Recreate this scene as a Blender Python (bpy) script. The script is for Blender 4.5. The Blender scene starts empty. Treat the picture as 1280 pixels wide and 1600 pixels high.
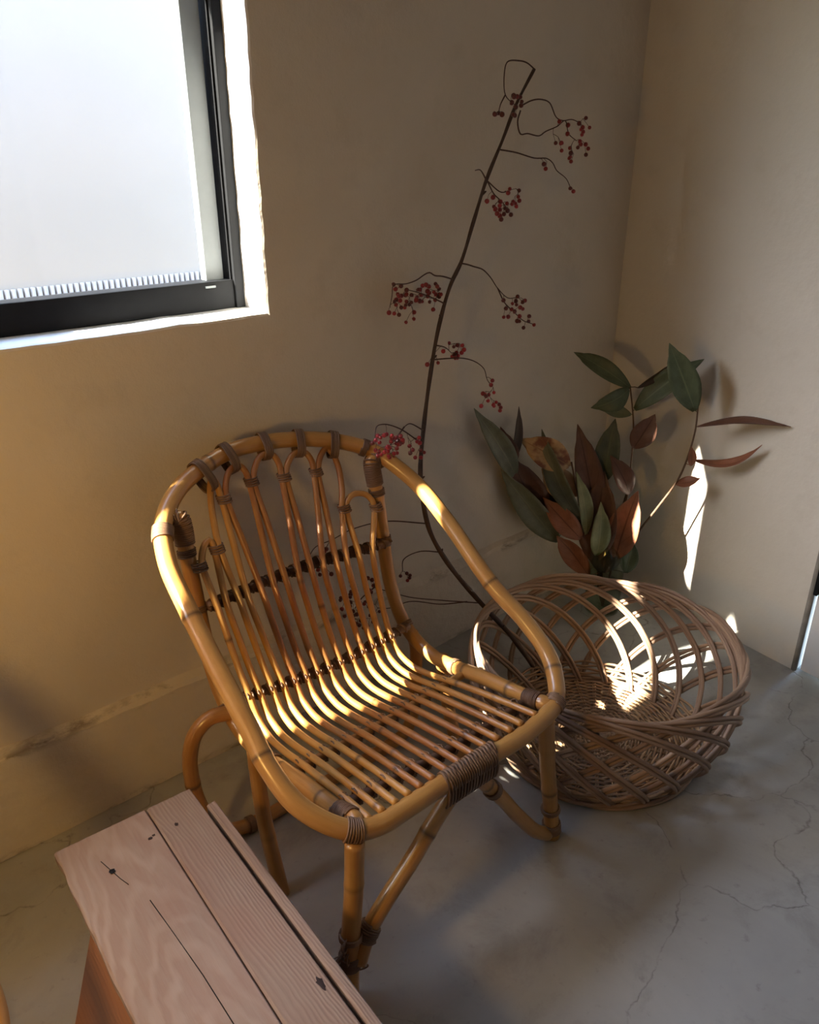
import bpy, bmesh, math, random
from mathutils import Vector, Matrix, Quaternion

scene = bpy.context.scene
COL = scene.collection
random.seed(11)

# ------------------------------------------------------------------ camera, sky, sun, added lights, exposure
cam_d = bpy.data.cameras.new('camera')
cam_d.sensor_fit = 'VERTICAL'
cam_d.sensor_height = 36.0
cam_d.lens = 36.0*1242.0/1600.0
cam_d.clip_start = 0.05
cam = bpy.data.objects.new('camera', cam_d)
COL.objects.link(cam)
cam.location = (-2.211, -1.530, 1.40)
cam.rotation_euler = (math.radians(90)-math.atan(562/1242.0), 0, math.radians(49.5-90))
scene.camera = cam

world = bpy.data.worlds.new('daylight_sky')
scene.world = world
world.use_nodes = True
wn = world.node_tree
wn.nodes.clear()
w_out = wn.nodes.new('ShaderNodeOutputWorld')
w_bg = wn.nodes.new('ShaderNodeBackground')
w_sky = wn.nodes.new('ShaderNodeTexSky')
w_sky.sky_type = 'NISHITA'
w_sky.sun_disc = False
w_sky.sun_elevation = math.radians(33)
w_sky.sun_rotation = math.radians(-73)
w_sky.air_density = 1.0
w_sky.dust_density = 1.0
w_bg.inputs['Strength'].default_value = 3.3
wn.links.new(w_sky.outputs[0], w_bg.inputs[0])
wn.links.new(w_bg.outputs[0], w_out.inputs[0])

sun_d = bpy.data.lights.new('sun', 'SUN')
sun_d.energy = 85.0
sun_d.angle = math.radians(0.53)
sun_d.color = (1.0, 0.90, 0.74)
sun = bpy.data.objects.new('sun', sun_d)
COL.objects.link(sun)
sun.rotation_euler = Vector((3.43, -1.0, -2.35)).to_track_quat('-Z', 'Y').to_euler()

# unseen warm point light added on the left for the wall glow
glow_d = bpy.data.lights.new('warm_lamp', 'POINT')
glow_d.energy = 13.0
glow_d.color = (1.0, 0.56, 0.14)
glow_d.shadow_soft_size = 0.05
glow = bpy.data.objects.new('warm_lamp', glow_d)
COL.objects.link(glow)
glow.location = (-2.45, -0.76, 1.00)

# weak cool fill light added behind the camera, with no window there
front_d = bpy.data.lights.new('front_daylight', 'AREA')
front_d.shape = 'RECTANGLE'
front_d.size = 1.2
front_d.size_y = 1.6
front_d.energy = 1.5
front_d.color = (0.86, 0.93, 1.0)
front = bpy.data.objects.new('front_daylight', front_d)
COL.objects.link(front)
front.location = (-2.2, -4.25, 1.5)
front.rotation_euler = (math.radians(90), 0, 0)

# portal that guides sky sampling through the window opening
por_d = bpy.data.lights.new('window_portal', 'AREA')
por_d.shape = 'RECTANGLE'
por_d.size = 2.45
por_d.size_y = 0.95
por_d.cycles.is_portal = True
por = bpy.data.objects.new('window_portal', por_d)
COL.objects.link(por)
por.location = (-2.525, 0.20, 1.555)
por.rotation_euler = (math.radians(-90), 0, 0)

vs = scene.view_settings
vs.view_transform = 'Standard'
vs.look = 'None'
vs.gamma = 1.0
vs.use_curve_mapping = False
vs.exposure = 0.2
scene.cycles.max_bounces = 10
scene.cycles.diffuse_bounces = 6
scene.cycles.transparent_max_bounces = 16
scene.cycles.caustics_reflective = False
scene.cycles.caustics_refractive = False
scene.cycles.sample_clamp_indirect = 4.0

# ------------------------------------------------------------------ measured data (metres)
HOOP = [[-0.262,0.0115,0.376],[-0.315,0.0706,0.4146],[-0.3301,0.1398,0.4599],[-0.3272,0.2013,0.5002],[-0.3249,0.3052,0.5681],[-0.32,0.4093,0.6362],[-0.3109,0.5,0.6955],[-0.2814,0.57,0.7412],[-0.2249,0.6231,0.776],[-0.1567,0.6557,0.7973],[-0.068,0.6787,0.8124],[0.0119,0.6795,0.8129],[0.1041,0.6667,0.8045],[0.1906,0.6386,0.7862],[0.2571,0.5963,0.7585],[0.2918,0.5394,0.7213],[0.3105,0.4805,0.6827],[0.3159,0.3972,0.6283],[0.311,0.2441,0.5281],[0.3255,0.1585,0.4721],[0.323,0.0888,0.4265],[0.2994,0.0432,0.3968],[0.2617,0.0094,0.3747],[0.1699,-0.007,0.3639],[0.0443,-0.0071,0.3639],[-0.0517,-0.0044,0.3656],[-0.1439,-0.0056,0.3648],[-0.2136,-0.0041,0.3658]]
SEATX = [-0.2112,-0.188,-0.1595,-0.1343,-0.1056,-0.0773,-0.0488,-0.0194,0.0116,0.0425,0.0737,0.1031,0.1307,0.1574]
FRONTX = [-0.2219,-0.1941,-0.1645,-0.1351,-0.1069,-0.0774,-0.0434,-0.0117,0.0228,0.0562,0.0885,0.1252,0.1556,0.1983]
CROSSX = [-0.2213,-0.2005,-0.172,-0.1521,-0.1185,-0.0882,-0.0582,-0.0248,0.0076,0.0387,0.0735,0.1012,0.1355,0.1748]
TIES = [[-0.2299,0.5423,0.6431],[-0.1818,0.5565,0.662],[-0.126,0.6147,0.7384],[-0.0516,0.6272,0.754],[0.0262,0.6209,0.7461],[0.1073,0.6153,0.7392],[0.1388,0.5549,0.6599],[0.2216,0.5425,0.6433]]
APEX = [[-0.1989,0.5674,0.6766],[-0.1434,0.6353,0.7642],[-0.0776,0.6525,0.7856],[0.0092,0.6589,0.7936],[0.0879,0.6497,0.7821],[0.1681,0.6342,0.7627],[0.1932,0.5679,0.6772]]
RODP = [(0.0,0.378),(0.1,0.366),(0.2,0.35),(0.3,0.33),(0.35,0.328),(0.39,0.345),(0.418,0.385),(0.445,0.43),(0.472,0.49),(0.497,0.556),(0.54,0.64),(0.6,0.72),(0.66,0.795),(0.7,0.85)]
RAILP = [(-0.02,0.37),(0.02,0.374),(0.08,0.36),(0.19,0.342),(0.3,0.318),(0.365,0.312),(0.44,0.332),(0.483,0.37),(0.515,0.428),(0.533,0.49),(0.55,0.583),(0.565,0.66),(0.583,0.74),(0.6,0.8)]
STEM = [[-0.6789,-0.33,0.028],[-0.7862,-0.298,0.1783],[-0.8822,-0.25,0.3162],[-0.9625,-0.22,0.438],[-0.9987,-0.19,0.5296],[-0.9989,-0.16,0.6164],[-0.9838,-0.135,0.6738],[-0.9451,-0.1,0.749],[-0.8981,-0.072,0.8837],[-0.8683,-0.07,1.0074],[-0.8358,-0.074,1.1033],[-0.8048,-0.078,1.1569],[-0.7753,-0.086,1.2471],[-0.7428,-0.092,1.339],[-0.6899,-0.092,1.4318],[-0.651,-0.09,1.5006],[-0.5906,-0.088,1.5796]]
TWIGS = [([[[-0.5877,-0.088,1.5786],[-0.6184,-0.0897,1.5907],[-0.6475,-0.0914,1.5934],[-0.6904,-0.0931,1.5874],[-0.6997,-0.0949,1.562],[-0.6949,-0.0966,1.5212],[-0.6728,-0.0983,1.5057],[-0.6628,-0.1,1.5012]]],[[-0.6733,-0.1025,1.5204],[-0.6537,-0.0928,1.4975],[-0.6462,-0.0991,1.518],[-0.6789,-0.1095,1.5178],[-0.6349,-0.0928,1.5014],[-0.6716,-0.0959,1.506],[-0.6594,-0.1006,1.5188],[-0.6471,-0.1048,1.5082],[-0.6538,-0.0924,1.479],[-0.6654,-0.1017,1.4795],[-0.6764,-0.1068,1.4803]],'d'),([[[-0.6985,-0.1,1.5209],[-0.7138,-0.1,1.4996],[-0.7184,-0.1,1.4845]]],[[-0.7337,-0.1031,1.4805],[-0.7134,-0.095,1.4825],[-0.7142,-0.1073,1.4797]],'d'),([[[-0.6266,-0.09,1.5028],[-0.5989,-0.0929,1.5131],[-0.5702,-0.0957,1.5163],[-0.5399,-0.0986,1.51],[-0.5145,-0.1014,1.4788],[-0.4915,-0.1043,1.4718],[-0.4606,-0.1071,1.4749],[-0.4322,-0.11,1.4678]],[[-0.6334,-0.09,1.4907],[-0.6449,-0.0933,1.4664],[-0.6364,-0.0967,1.4399],[-0.6163,-0.1,1.4413],[-0.5749,-0.1033,1.4369],[-0.559,-0.1067,1.4457],[-0.5182,-0.11,1.4586],[-0.4938,-0.1133,1.4715],[-0.4813,-0.1167,1.4428],[-0.4525,-0.12,1.4265]]],[[-0.5264,-0.1223,1.4686],[-0.4814,-0.113,1.4617],[-0.4449,-0.1185,1.4661],[-0.4148,-0.1144,1.4787],[-0.3984,-0.1155,1.4575],[-0.4291,-0.1175,1.4575],[-0.4197,-0.107,1.4527],[-0.4284,-0.1199,1.4473],[-0.4276,-0.1164,1.4409],[-0.4893,-0.1198,1.4419],[-0.5236,-0.1129,1.421],[-0.509,-0.1186,1.4205],[-0.5041,-0.1173,1.4038],[-0.4648,-0.111,1.4098],[-0.4682,-0.1179,1.3982],[-0.4645,-0.1141,1.3891],[-0.4532,-0.1085,1.3786],[-0.4406,-0.1214,1.4253],[-0.436,-0.122,1.4184],[-0.4131,-0.1193,1.4183],[-0.3906,-0.1108,1.4087],[-0.4364,-0.1132,1.4112],[-0.4085,-0.1192,1.3942],[-0.4731,-0.1177,1.3866]],'r'),([[[-0.7001,-0.093,1.4056],[-0.6491,-0.0969,1.3995],[-0.5835,-0.1007,1.3869],[-0.5417,-0.1046,1.3855],[-0.5237,-0.1084,1.3752],[-0.5136,-0.1123,1.3596],[-0.4761,-0.1161,1.3382],[-0.4626,-0.12,1.3181]]],[[-0.5654,-0.1152,1.3735],[-0.5527,-0.1107,1.3626],[-0.4589,-0.1173,1.3153],[-0.4321,-0.1068,1.307]],'d'),([[[-0.7447,-0.094,1.3402],[-0.7695,-0.097,1.3625],[-0.789,-0.1,1.3616]],[[-0.7407,-0.094,1.3376],[-0.7201,-0.096,1.3099],[-0.6936,-0.098,1.2915],[-0.6748,-0.1,1.2755]],[[-0.7407,-0.094,1.3376],[-0.694,-0.097,1.3117],[-0.6659,-0.1,1.3161]]],[[-0.7448,-0.0987,1.2932],[-0.7232,-0.0977,1.3013],[-0.6694,-0.1012,1.3188],[-0.6321,-0.0976,1.3139],[-0.687,-0.1127,1.3108],[-0.6456,-0.1084,1.3005],[-0.6288,-0.0975,1.2906],[-0.6544,-0.1006,1.289],[-0.6644,-0.1064,1.2844],[-0.6384,-0.0979,1.2779],[-0.6487,-0.1031,1.285],[-0.6995,-0.0999,1.2905],[-0.6845,-0.1083,1.2865],[-0.7115,-0.1099,1.2825],[-0.7277,-0.1059,1.2809],[-0.7275,-0.1108,1.2756],[-0.6893,-0.1069,1.2757],[-0.6979,-0.0976,1.2725],[-0.6806,-0.1077,1.2697],[-0.7223,-0.1128,1.2653],[-0.6977,-0.1123,1.263],[-0.6707,-0.1103,1.2604],[-0.6999,-0.1005,1.2586],[-0.7013,-0.1072,1.2508]],'r'),([[[-0.8285,-0.1,1.1577],[-0.8055,-0.1014,1.1525],[-0.7863,-0.1029,1.1465],[-0.7562,-0.1043,1.1371],[-0.7301,-0.1057,1.117],[-0.7027,-0.1071,1.0872],[-0.6636,-0.1086,1.0591],[-0.631,-0.11,1.0578]],[[-0.6952,-0.1,1.0856],[-0.6703,-0.1025,1.0478],[-0.6339,-0.105,1.0191],[-0.5997,-0.1075,0.9939],[-0.5595,-0.11,0.9793]]],[[-0.6863,-0.1134,1.0565],[-0.6367,-0.1164,1.061],[-0.6275,-0.1023,1.0469],[-0.65,-0.1112,1.0436],[-0.6376,-0.1147,1.04],[-0.6176,-0.1171,1.045],[-0.6081,-0.1171,1.0478],[-0.6774,-0.1153,1.0351],[-0.6473,-0.1072,1.0287],[-0.6447,-0.1156,1.0237],[-0.6255,-0.1173,1.0321],[-0.6071,-0.1101,1.0252],[-0.6829,-0.114,1.0139],[-0.6529,-0.102,1.0094],[-0.625,-0.116,1.0091],[-0.5791,-0.1095,1.0027],[-0.6211,-0.1056,0.9951],[-0.6188,-0.1115,0.9949],[-0.5725,-0.1022,0.9878],[-0.5585,-0.1104,0.978],[-0.6044,-0.1141,0.9765]],'m'),([[[-0.8388,-0.085,1.1193],[-0.8701,-0.0811,1.1287],[-0.8909,-0.0772,1.1319],[-0.9044,-0.0733,1.1396],[-0.9175,-0.0694,1.1352],[-0.9377,-0.0656,1.1246],[-0.967,-0.0617,1.1183],[-1.0026,-0.0578,1.1179],[-1.0042,-0.0539,1.0936],[-1.0082,-0.05,1.0659]],[[-0.8622,-0.085,1.063],[-0.8765,-0.0733,1.072],[-0.9198,-0.0617,1.0911],[-0.9524,-0.05,1.1017]]],[[-0.9078,-0.0525,1.1071],[-0.9045,-0.0394,1.0676],[-0.9279,-0.0586,1.1008],[-0.8843,-0.0531,1.0663],[-0.8424,-0.0407,1.0784],[-0.88,-0.063,1.0901],[-0.847,-0.045,1.0933],[-0.8521,-0.0399,1.0787],[-0.883,-0.044,1.0789],[-0.858,-0.0646,1.083],[-0.922,-0.0478,1.0804],[-0.8721,-0.059,1.0704],[-0.9195,-0.0409,1.0713],[-0.8515,-0.0509,1.0754],[-0.9076,-0.0649,1.1101],[-0.8728,-0.0383,1.085],[-0.8891,-0.0544,1.1034],[-0.8811,-0.0408,1.0901],[-0.9139,-0.0504,1.0982],[-0.8632,-0.0563,1.1016],[-0.8967,-0.0371,1.0822],[-0.911,-0.0504,1.0849],[-0.9184,-0.0546,1.0728],[-0.9081,-0.0511,1.0692],[-0.8645,-0.0519,1.0826],[-0.9291,-0.0544,1.076],[-0.9533,-0.0467,1.1008],[-0.9842,-0.044,1.0695],[-0.926,-0.0329,1.0842],[-0.973,-0.0464,1.0781],[-0.9678,-0.044,1.0611],[-0.9487,-0.0406,1.0898],[-0.9236,-0.0223,1.06],[-0.9759,-0.0351,1.0789],[-0.9431,-0.0277,1.0561],[-0.9383,-0.0281,1.0692],[-0.951,-0.0405,1.0642],[-0.9327,-0.0403,1.0687],[-0.9681,-0.0314,1.0907],[-0.9528,-0.0261,1.0847],[-0.979,-0.0486,1.0896],[-0.9358,-0.0224,1.0843],[-0.9764,-0.033,1.1039],[-0.9865,-0.0405,1.0762],[-1.0041,-0.0419,1.0528],[-0.976,-0.0274,1.0457],[-0.9608,-0.0272,1.0407],[-0.8501,-0.0283,1.0406],[-0.918,-0.0333,1.0426],[-0.923,-0.038,1.0275],[-0.9511,-0.0415,1.0235],[-0.8532,-0.0389,1.1049],[-0.9645,-0.0394,1.1104],[-0.9783,-0.0281,1.1139]],'r'),([[[-0.8855,-0.08,0.9647],[-0.8455,-0.07,0.9515],[-0.8148,-0.06,0.9318]]],[[-0.8169,-0.0537,0.9561],[-0.7898,-0.0556,0.946],[-0.7818,-0.0656,0.9473],[-0.8102,-0.0642,0.9473],[-0.8457,-0.0632,0.9409],[-0.7703,-0.0528,0.9239],[-0.7747,-0.0654,0.9346],[-0.7916,-0.0554,0.9276],[-0.8012,-0.0571,0.9235],[-0.7897,-0.0592,0.9201],[-0.8048,-0.0527,0.9193],[-0.8047,-0.0638,0.9174],[-0.7926,-0.0596,0.9148],[-0.9018,-0.0655,0.9164],[-0.8661,-0.0665,0.9151],[-0.886,-0.0675,0.9223]],'b'),([[[-0.8974,-0.08,0.9301],[-0.8469,-0.0833,0.9263],[-0.7974,-0.0867,0.9196],[-0.7568,-0.09,0.9049],[-0.7257,-0.0933,0.8807],[-0.7162,-0.0967,0.8516],[-0.7015,-0.1,0.8334]]],[[-0.7238,-0.1229,0.8562],[-0.732,-0.1261,0.8463],[-0.7204,-0.127,0.8242],[-0.7243,-0.1121,0.8156],[-0.7472,-0.1234,0.8183],[-0.7478,-0.1138,0.8236],[-0.7311,-0.1168,0.8016],[-0.7098,-0.1163,0.7871],[-0.7079,-0.1175,0.7828],[-0.6826,-0.1128,0.781],[-0.6774,-0.1139,0.7719],[-0.6825,-0.1165,0.7651],[-0.7015,-0.119,0.7923],[-0.7559,-0.1169,0.7921],[-0.743,-0.1164,0.8208]],'b'),([[[-0.9718,-0.13,0.7759],[-1.0197,-0.135,0.8038],[-1.0401,-0.14,0.8013]],[[-0.9886,-0.135,0.7511],[-1.0593,-0.1462,0.8022],[-1.1166,-0.1575,0.8282],[-1.148,-0.1687,0.8301],[-1.1612,-0.18,0.8023]],[[-1.0401,-0.14,0.8013],[-1.0905,-0.16,0.7809],[-1.1261,-0.18,0.7787]]],[[-1.1361,-0.1958,0.7875],[-1.1127,-0.1993,0.7798],[-1.1434,-0.1747,0.7946],[-1.0981,-0.1865,0.7823],[-1.1167,-0.1669,0.8062],[-1.1435,-0.1681,0.8086],[-1.1451,-0.1946,0.7773],[-1.1036,-0.1645,0.743],[-1.1351,-0.1686,0.7613],[-1.1117,-0.1772,0.8005],[-1.0845,-0.1761,0.777],[-1.1022,-0.1677,0.7861],[-1.0911,-0.1741,0.7564],[-1.1049,-0.1625,0.7689],[-1.129,-0.1735,0.8084],[-1.1273,-0.1781,0.7788],[-1.1602,-0.1991,0.8164],[-1.1044,-0.1741,0.7455],[-1.1807,-0.1962,0.8069],[-1.1157,-0.1855,0.8078],[-1.109,-0.1845,0.7621],[-1.1562,-0.1857,0.7782],[-1.1294,-0.1892,0.7623],[-1.1146,-0.1816,0.7928],[-1.1664,-0.1967,0.7739],[-1.0838,-0.1625,0.7891],[-1.1207,-0.182,0.7546],[-1.162,-0.1838,0.8064],[-1.113,-0.1657,0.7639],[-1.1758,-0.2009,0.7907],[-1.0816,-0.1759,0.7963],[-1.1022,-0.1734,0.7958],[-1.0722,-0.1727,0.7799],[-1.0629,-0.1604,0.772],[-1.073,-0.1631,0.7756],[-1.0851,-0.1692,0.7838],[-1.0838,-0.1632,0.7757],[-1.079,-0.1792,0.7866],[-1.0899,-0.1795,0.782],[-1.0334,-0.151,0.7541],[-1.0181,-0.1452,0.7391],[-1.0354,-0.1558,0.7379],[-1.0082,-0.1573,0.7713],[-1.0124,-0.1551,0.7618],[-1.0027,-0.1534,0.7559],[-0.9962,-0.151,0.7339],[-0.9874,-0.153,0.7273],[-1.0121,-0.1478,0.7185],[-0.9998,-0.1553,0.7176]],'b'),([[[-0.9964,-0.175,0.5449],[-1.1259,-0.164,0.5857],[-1.2178,-0.153,0.588],[-1.2625,-0.142,0.5729],[-1.3044,-0.131,0.5623],[-1.3144,-0.12,0.5395]]],[[-1.2904,-0.1225,0.4808],[-1.2917,-0.1172,0.4929],[-1.2552,-0.1193,0.4686],[-1.2621,-0.1127,0.5361],[-1.2681,-0.113,0.5314]],'d'),([[[-0.9719,-0.21,0.4686],[-1.0319,-0.1867,0.4814],[-1.0609,-0.1633,0.4619],[-1.0479,-0.14,0.4108]]],[[-1.0577,-0.1439,0.4027],[-1.035,-0.1426,0.4016],[-1.0234,-0.1394,0.3828],[-1.03,-0.1393,0.3774],[-1.0236,-0.1421,0.3916]],'d'),([[[-0.8766,-0.25,0.3002],[-0.9825,-0.22,0.3354],[-1.0667,-0.19,0.3638],[-1.1053,-0.16,0.3802],[-1.1333,-0.13,0.3906]],[[-0.913,-0.245,0.316],[-0.9787,-0.2163,0.3207],[-1.0645,-0.1875,0.3486],[-1.1049,-0.1587,0.3321],[-1.1242,-0.13,0.3265]],[[-1.1333,-0.13,0.3906],[-1.171,-0.125,0.3708],[-1.1883,-0.12,0.3471]]],[[-1.1195,-0.1167,0.3862],[-1.175,-0.1364,0.2905],[-1.1614,-0.1419,0.3501],[-1.146,-0.1402,0.2987],[-1.1663,-0.1292,0.3546],[-1.214,-0.093,0.3675],[-1.2184,-0.1281,0.3854],[-1.128,-0.0917,0.2539],[-1.2197,-0.1448,0.402],[-1.1524,-0.0943,0.2828],[-1.2446,-0.1402,0.4069],[-1.192,-0.128,0.3055],[-1.1051,-0.0899,0.3685],[-1.2017,-0.1196,0.3681],[-1.2187,-0.1049,0.3488],[-1.1498,-0.112,0.3457],[-1.1447,-0.1188,0.4171],[-1.1401,-0.1246,0.3772],[-1.2171,-0.1379,0.3717],[-1.128,-0.0877,0.3969],[-1.2161,-0.1123,0.331],[-1.1853,-0.1234,0.3968],[-1.1324,-0.1128,0.337],[-1.1712,-0.1123,0.3317],[-1.0956,-0.1015,0.2913],[-1.1137,-0.125,0.3471],[-1.2042,-0.127,0.4036],[-1.194,-0.116,0.4115],[-1.1904,-0.1052,0.3807],[-1.1845,-0.0971,0.2956],[-1.2092,-0.1344,0.3281],[-1.1555,-0.1397,0.3949],[-1.1483,-0.1417,0.4232],[-1.1777,-0.1115,0.3201],[-1.2131,-0.145,0.3586],[-1.1869,-0.1106,0.3198],[-1.1766,-0.119,0.291],[-1.1563,-0.1398,0.3794],[-1.2043,-0.1434,0.427],[-1.1987,-0.1176,0.4267],[-1.1205,-0.092,0.2846],[-1.179,-0.0917,0.3222]],'d')]
LSTEMS = [([[-0.2297,-0.213,0.7687],[-0.2179,-0.2305,0.6621],[-0.2134,-0.2372,0.5401],[-0.2138,-0.2366,0.3901],[-0.2222,-0.2241,0.2534],[-0.2267,-0.2173,0.1351],[-0.2273,-0.2165,0.0007]],0.0032),([[-0.1557,-0.395,0.7525],[-0.1546,-0.3968,0.6508],[-0.1587,-0.3727,0.5144],[-0.176,-0.3289,0.4103],[-0.1936,-0.2848,0.3168],[-0.2191,-0.2288,0.1797],[-0.2242,-0.2121,0.0593]],0.0036),([[-0.3614,-0.1242,0.5398],[-0.338,-0.1412,0.4372],[-0.3067,-0.152,0.3216],[-0.2714,-0.1687,0.2251],[-0.2443,-0.1912,0.1423],[-0.2303,-0.2121,0.0123]],0.0042),([[-0.5094,-0.015,0.5489],[-0.468,-0.015,0.4646],[-0.3596,-0.0192,0.3247],[-0.3176,-0.0818,0.2302],[-0.2795,-0.1386,0.1569],[-0.2445,-0.1909,0.082],[-0.2291,-0.2138,0.0126]],0.0032),([[-0.2504,-0.1461,0.5527],[-0.2368,-0.1664,0.4828],[-0.2411,-0.1779,0.3559],[-0.2486,-0.1846,0.2238],[-0.2341,-0.2064,0.0605]],0.003)]
LEAVES = [(0,[-0.2295,-0.2131,0.7668],[-0.2858,-0.0395,0.8531],0.0555,'green',15,0.1),(0,[-0.2313,-0.2105,0.7627],[-0.3211,-0.1484,0.7073],0.0635,'green',-20,0.25),(0,[-0.2235,-0.2222,0.6852],[-0.293,-0.1545,0.711],0.04,'pale',10,-0.1),(0,[-0.2174,-0.2312,0.7684],[-0.1507,-0.2948,0.8421],0.0258,'dark',40,0.05),(0,[-0.2099,-0.2244,0.6989],[-0.0877,-0.3528,0.8578],0.0722,'green',-15,0.12),(0,[-0.217,-0.2408,0.5834],[-0.1934,-0.285,0.694],0.0728,'brown',10,0.05),(1,[-0.1593,-0.3898,0.7235],[-0.2282,-0.3229,0.9155],0.0826,'green',5,0.05),(1,[-0.1517,-0.4011,0.6766],[-0.0751,-0.6291,0.7265],0.0514,'edge',-66,0.04),(1,[-0.1462,-0.4004,0.5724],[-0.0865,-0.5702,0.6467],0.0362,'rust',-50,-0.22),(1,[-0.1631,-0.3661,0.4908],[-0.1342,-0.4272,0.5185],0.0366,'rust',-30,-0.1),(1,[-0.1521,-0.4004,0.5558],[-0.1601,-0.3975,0.6169],0.0261,'rust',20,0.1),(4,[-0.2622,-0.1644,0.3305],[-0.3074,-0.0971,0.6399],0.0882,'brown',10,0.06),(4,[-0.2386,-0.1637,0.4564],[-0.2236,-0.1681,0.6582],0.0789,'teal',-10,0.08),(0,[-0.2098,-0.2426,0.4302],[-0.2645,-0.1969,0.5577],0.0662,'brown',20,0.1),(4,[-0.2659,-0.1769,0.1844],[-0.269,-0.1812,0.4997],0.1244,'brown',-5,0.05),(2,[-0.279,-0.1932,0.2187],[-0.2965,-0.203,0.4113],0.0635,'lightgreen',15,0.12),(1,[-0.2371,-0.2377,0.2129],[-0.223,-0.2767,0.4535],0.1021,'rust',-10,0.08),(0,[-0.2131,-0.2286,0.2244],[-0.2141,-0.2362,0.4294],0.0556,'dark',25,0.05),(2,[-0.2439,-0.2007,0.1462],[-0.2465,-0.2057,0.3045],0.0994,'dark',5,0.05),(2,[-0.3281,-0.1559,0.3474],[-0.4246,-0.048,0.6344],0.07,'greygreen',-25,0.12),(2,[-0.3087,-0.1669,0.2939],[-0.3412,-0.1364,0.5048],0.05,'lightgreen',30,0.08),(2,[-0.3561,-0.1142,0.523],[-0.4746,-0.015,0.6105],0.0963,'tan',5,0.06),(2,[-0.3366,-0.1343,0.4216],[-0.4034,-0.0437,0.5057],0.0938,'tan2',10,-0.08),(2,[-0.3249,-0.1607,0.2809],[-0.4119,-0.0669,0.4162],0.0749,'rust',-5,0.08),(2,[-0.2804,-0.1732,0.1358],[-0.3598,-0.0907,0.2795],0.0733,'rust',-15,-0.1),(3,[-0.4876,-0.015,0.4911],[-0.674,-0.015,0.7424],0.0676,'greygreen',15,0.08),(3,[-0.5081,-0.015,0.532],[-0.565,-0.015,0.6664],0.055,'brown',10,0.15),(3,[-0.5055,-0.015,0.5355],[-0.4861,-0.015,0.7129],0.0314,'dark',35,0.05),(3,[-0.359,-0.0201,0.3088],[-0.5222,-0.015,0.5684],0.1142,'brown',5,0.06),(3,[-0.3169,-0.0648,0.2329],[-0.5555,-0.015,0.5274],0.0858,'greygreen',-10,0.05),(2,[-0.3035,-0.1387,0.3272],[-0.3861,-0.0155,0.4144],0.1002,'dark',0,0.06),(0,[-0.1953,-0.2552,0.1516],[-0.189,-0.2646,0.2672],0.0564,'green',10,0.05)]
VASE = [-0.235,-0.205,0.0]
CAM = [-2.211,-1.5299,1.4]
CRATE = [[-2.0268,-0.3891,0.32],[-1.7836,-0.3996,0.32],[-1.8055,-0.947,0.32],[-2.0457,-0.7534,0.32],[-1.8714,-0.3953,0.32]]


# ------------------------------------------------------------------ node helpers and materials
class NT:
    def __init__(self, name):
        self.m = bpy.data.materials.new(name)
        self.m.use_nodes = True
        self.t = self.m.node_tree
        self.t.nodes.clear()
        self.out = self.n('ShaderNodeOutputMaterial')
        self.b = self.n('ShaderNodeBsdfPrincipled')
        self.l(self.b.outputs[0], self.out.inputs[0])
    def n(self, kind, **kw):
        nd = self.t.nodes.new(kind)
        for k, v in kw.items():
            setattr(nd, k, v)
        return nd
    def l(self, a, b):
        self.t.links.new(a, b)
    def val(self, sock, v):
        if hasattr(v, 'is_linked'):
            self.l(v, sock)
        else:
            sock.default_value = v
    def coord(self, which='Object', scale=(1, 1, 1), loc=(0, 0, 0), rot=(0, 0, 0)):
        tc = self.n('ShaderNodeTexCoord')
        mp = self.n('ShaderNodeMapping')
        mp.inputs['Scale'].default_value = scale
        mp.inputs['Location'].default_value = loc
        mp.inputs['Rotation'].default_value = rot
        self.l(tc.outputs[which], mp.inputs[0])
        return mp.outputs[0]
    def noise(self, vec, scale, detail=4, rough=.55, dist=0.0):
        nz = self.n('ShaderNodeTexNoise')
        nz.inputs['Scale'].default_value = scale
        nz.inputs['Detail'].default_value = detail
        nz.inputs['Roughness'].default_value = rough
        nz.inputs['Distortion'].default_value = dist
        self.l(vec, nz.inputs['Vector'])
        return nz.outputs[0]
    def ramp(self, fac, stops):
        r = self.n('ShaderNodeValToRGB')
        e = r.color_ramp.elements
        while len(e) < len(stops):
            e.new(0.5)
        for k, (p, c) in enumerate(stops):
            e[k].position = p
            e[k].color = (c[0], c[1], c[2], 1) if not isinstance(c, (int, float)) else (c, c, c, 1)
        self.l(fac, r.inputs[0])
        return r.outputs[0]
    def mix(self, fac, a, b, mode='MIX'):
        mx = self.n('ShaderNodeMix', data_type='RGBA', blend_type=mode)
        self.val(mx.inputs[0], fac)
        for s, v in ((mx.inputs[6], a), (mx.inputs[7], b)):
            if isinstance(v, tuple):
                s.default_value = (v[0], v[1], v[2], 1)
            else:
                self.l(v, s)
        return mx.outputs[2]
    def math(self, op, a, b=0.0):
        m = self.n('ShaderNodeMath', operation=op)
        self.val(m.inputs[0], a)
        self.val(m.inputs[1], b)
        return m.outputs[0]
    def bump(self, h, strength=.3, dist=.01):
        b = self.n('ShaderNodeBump')
        b.inputs['Strength'].default_value = strength
        b.inputs['Distance'].default_value = dist
        self.l(h, b.inputs['Height'])
        self.l(b.outputs[0], self.b.inputs['Normal'])
    def base(self, c):
        if isinstance(c, tuple):
            self.b.inputs['Base Color'].default_value = (c[0], c[1], c[2], 1)
        else:
            self.l(c, self.b.inputs['Base Color'])
    def rough(self, r):
        self.val(self.b.inputs['Roughness'], r)
    def spec(self, s):
        self.b.inputs['Specular IOR Level'].default_value = s

def attr(t, name):
    a = t.n('ShaderNodeAttribute')
    a.attribute_name = name
    return a

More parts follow.
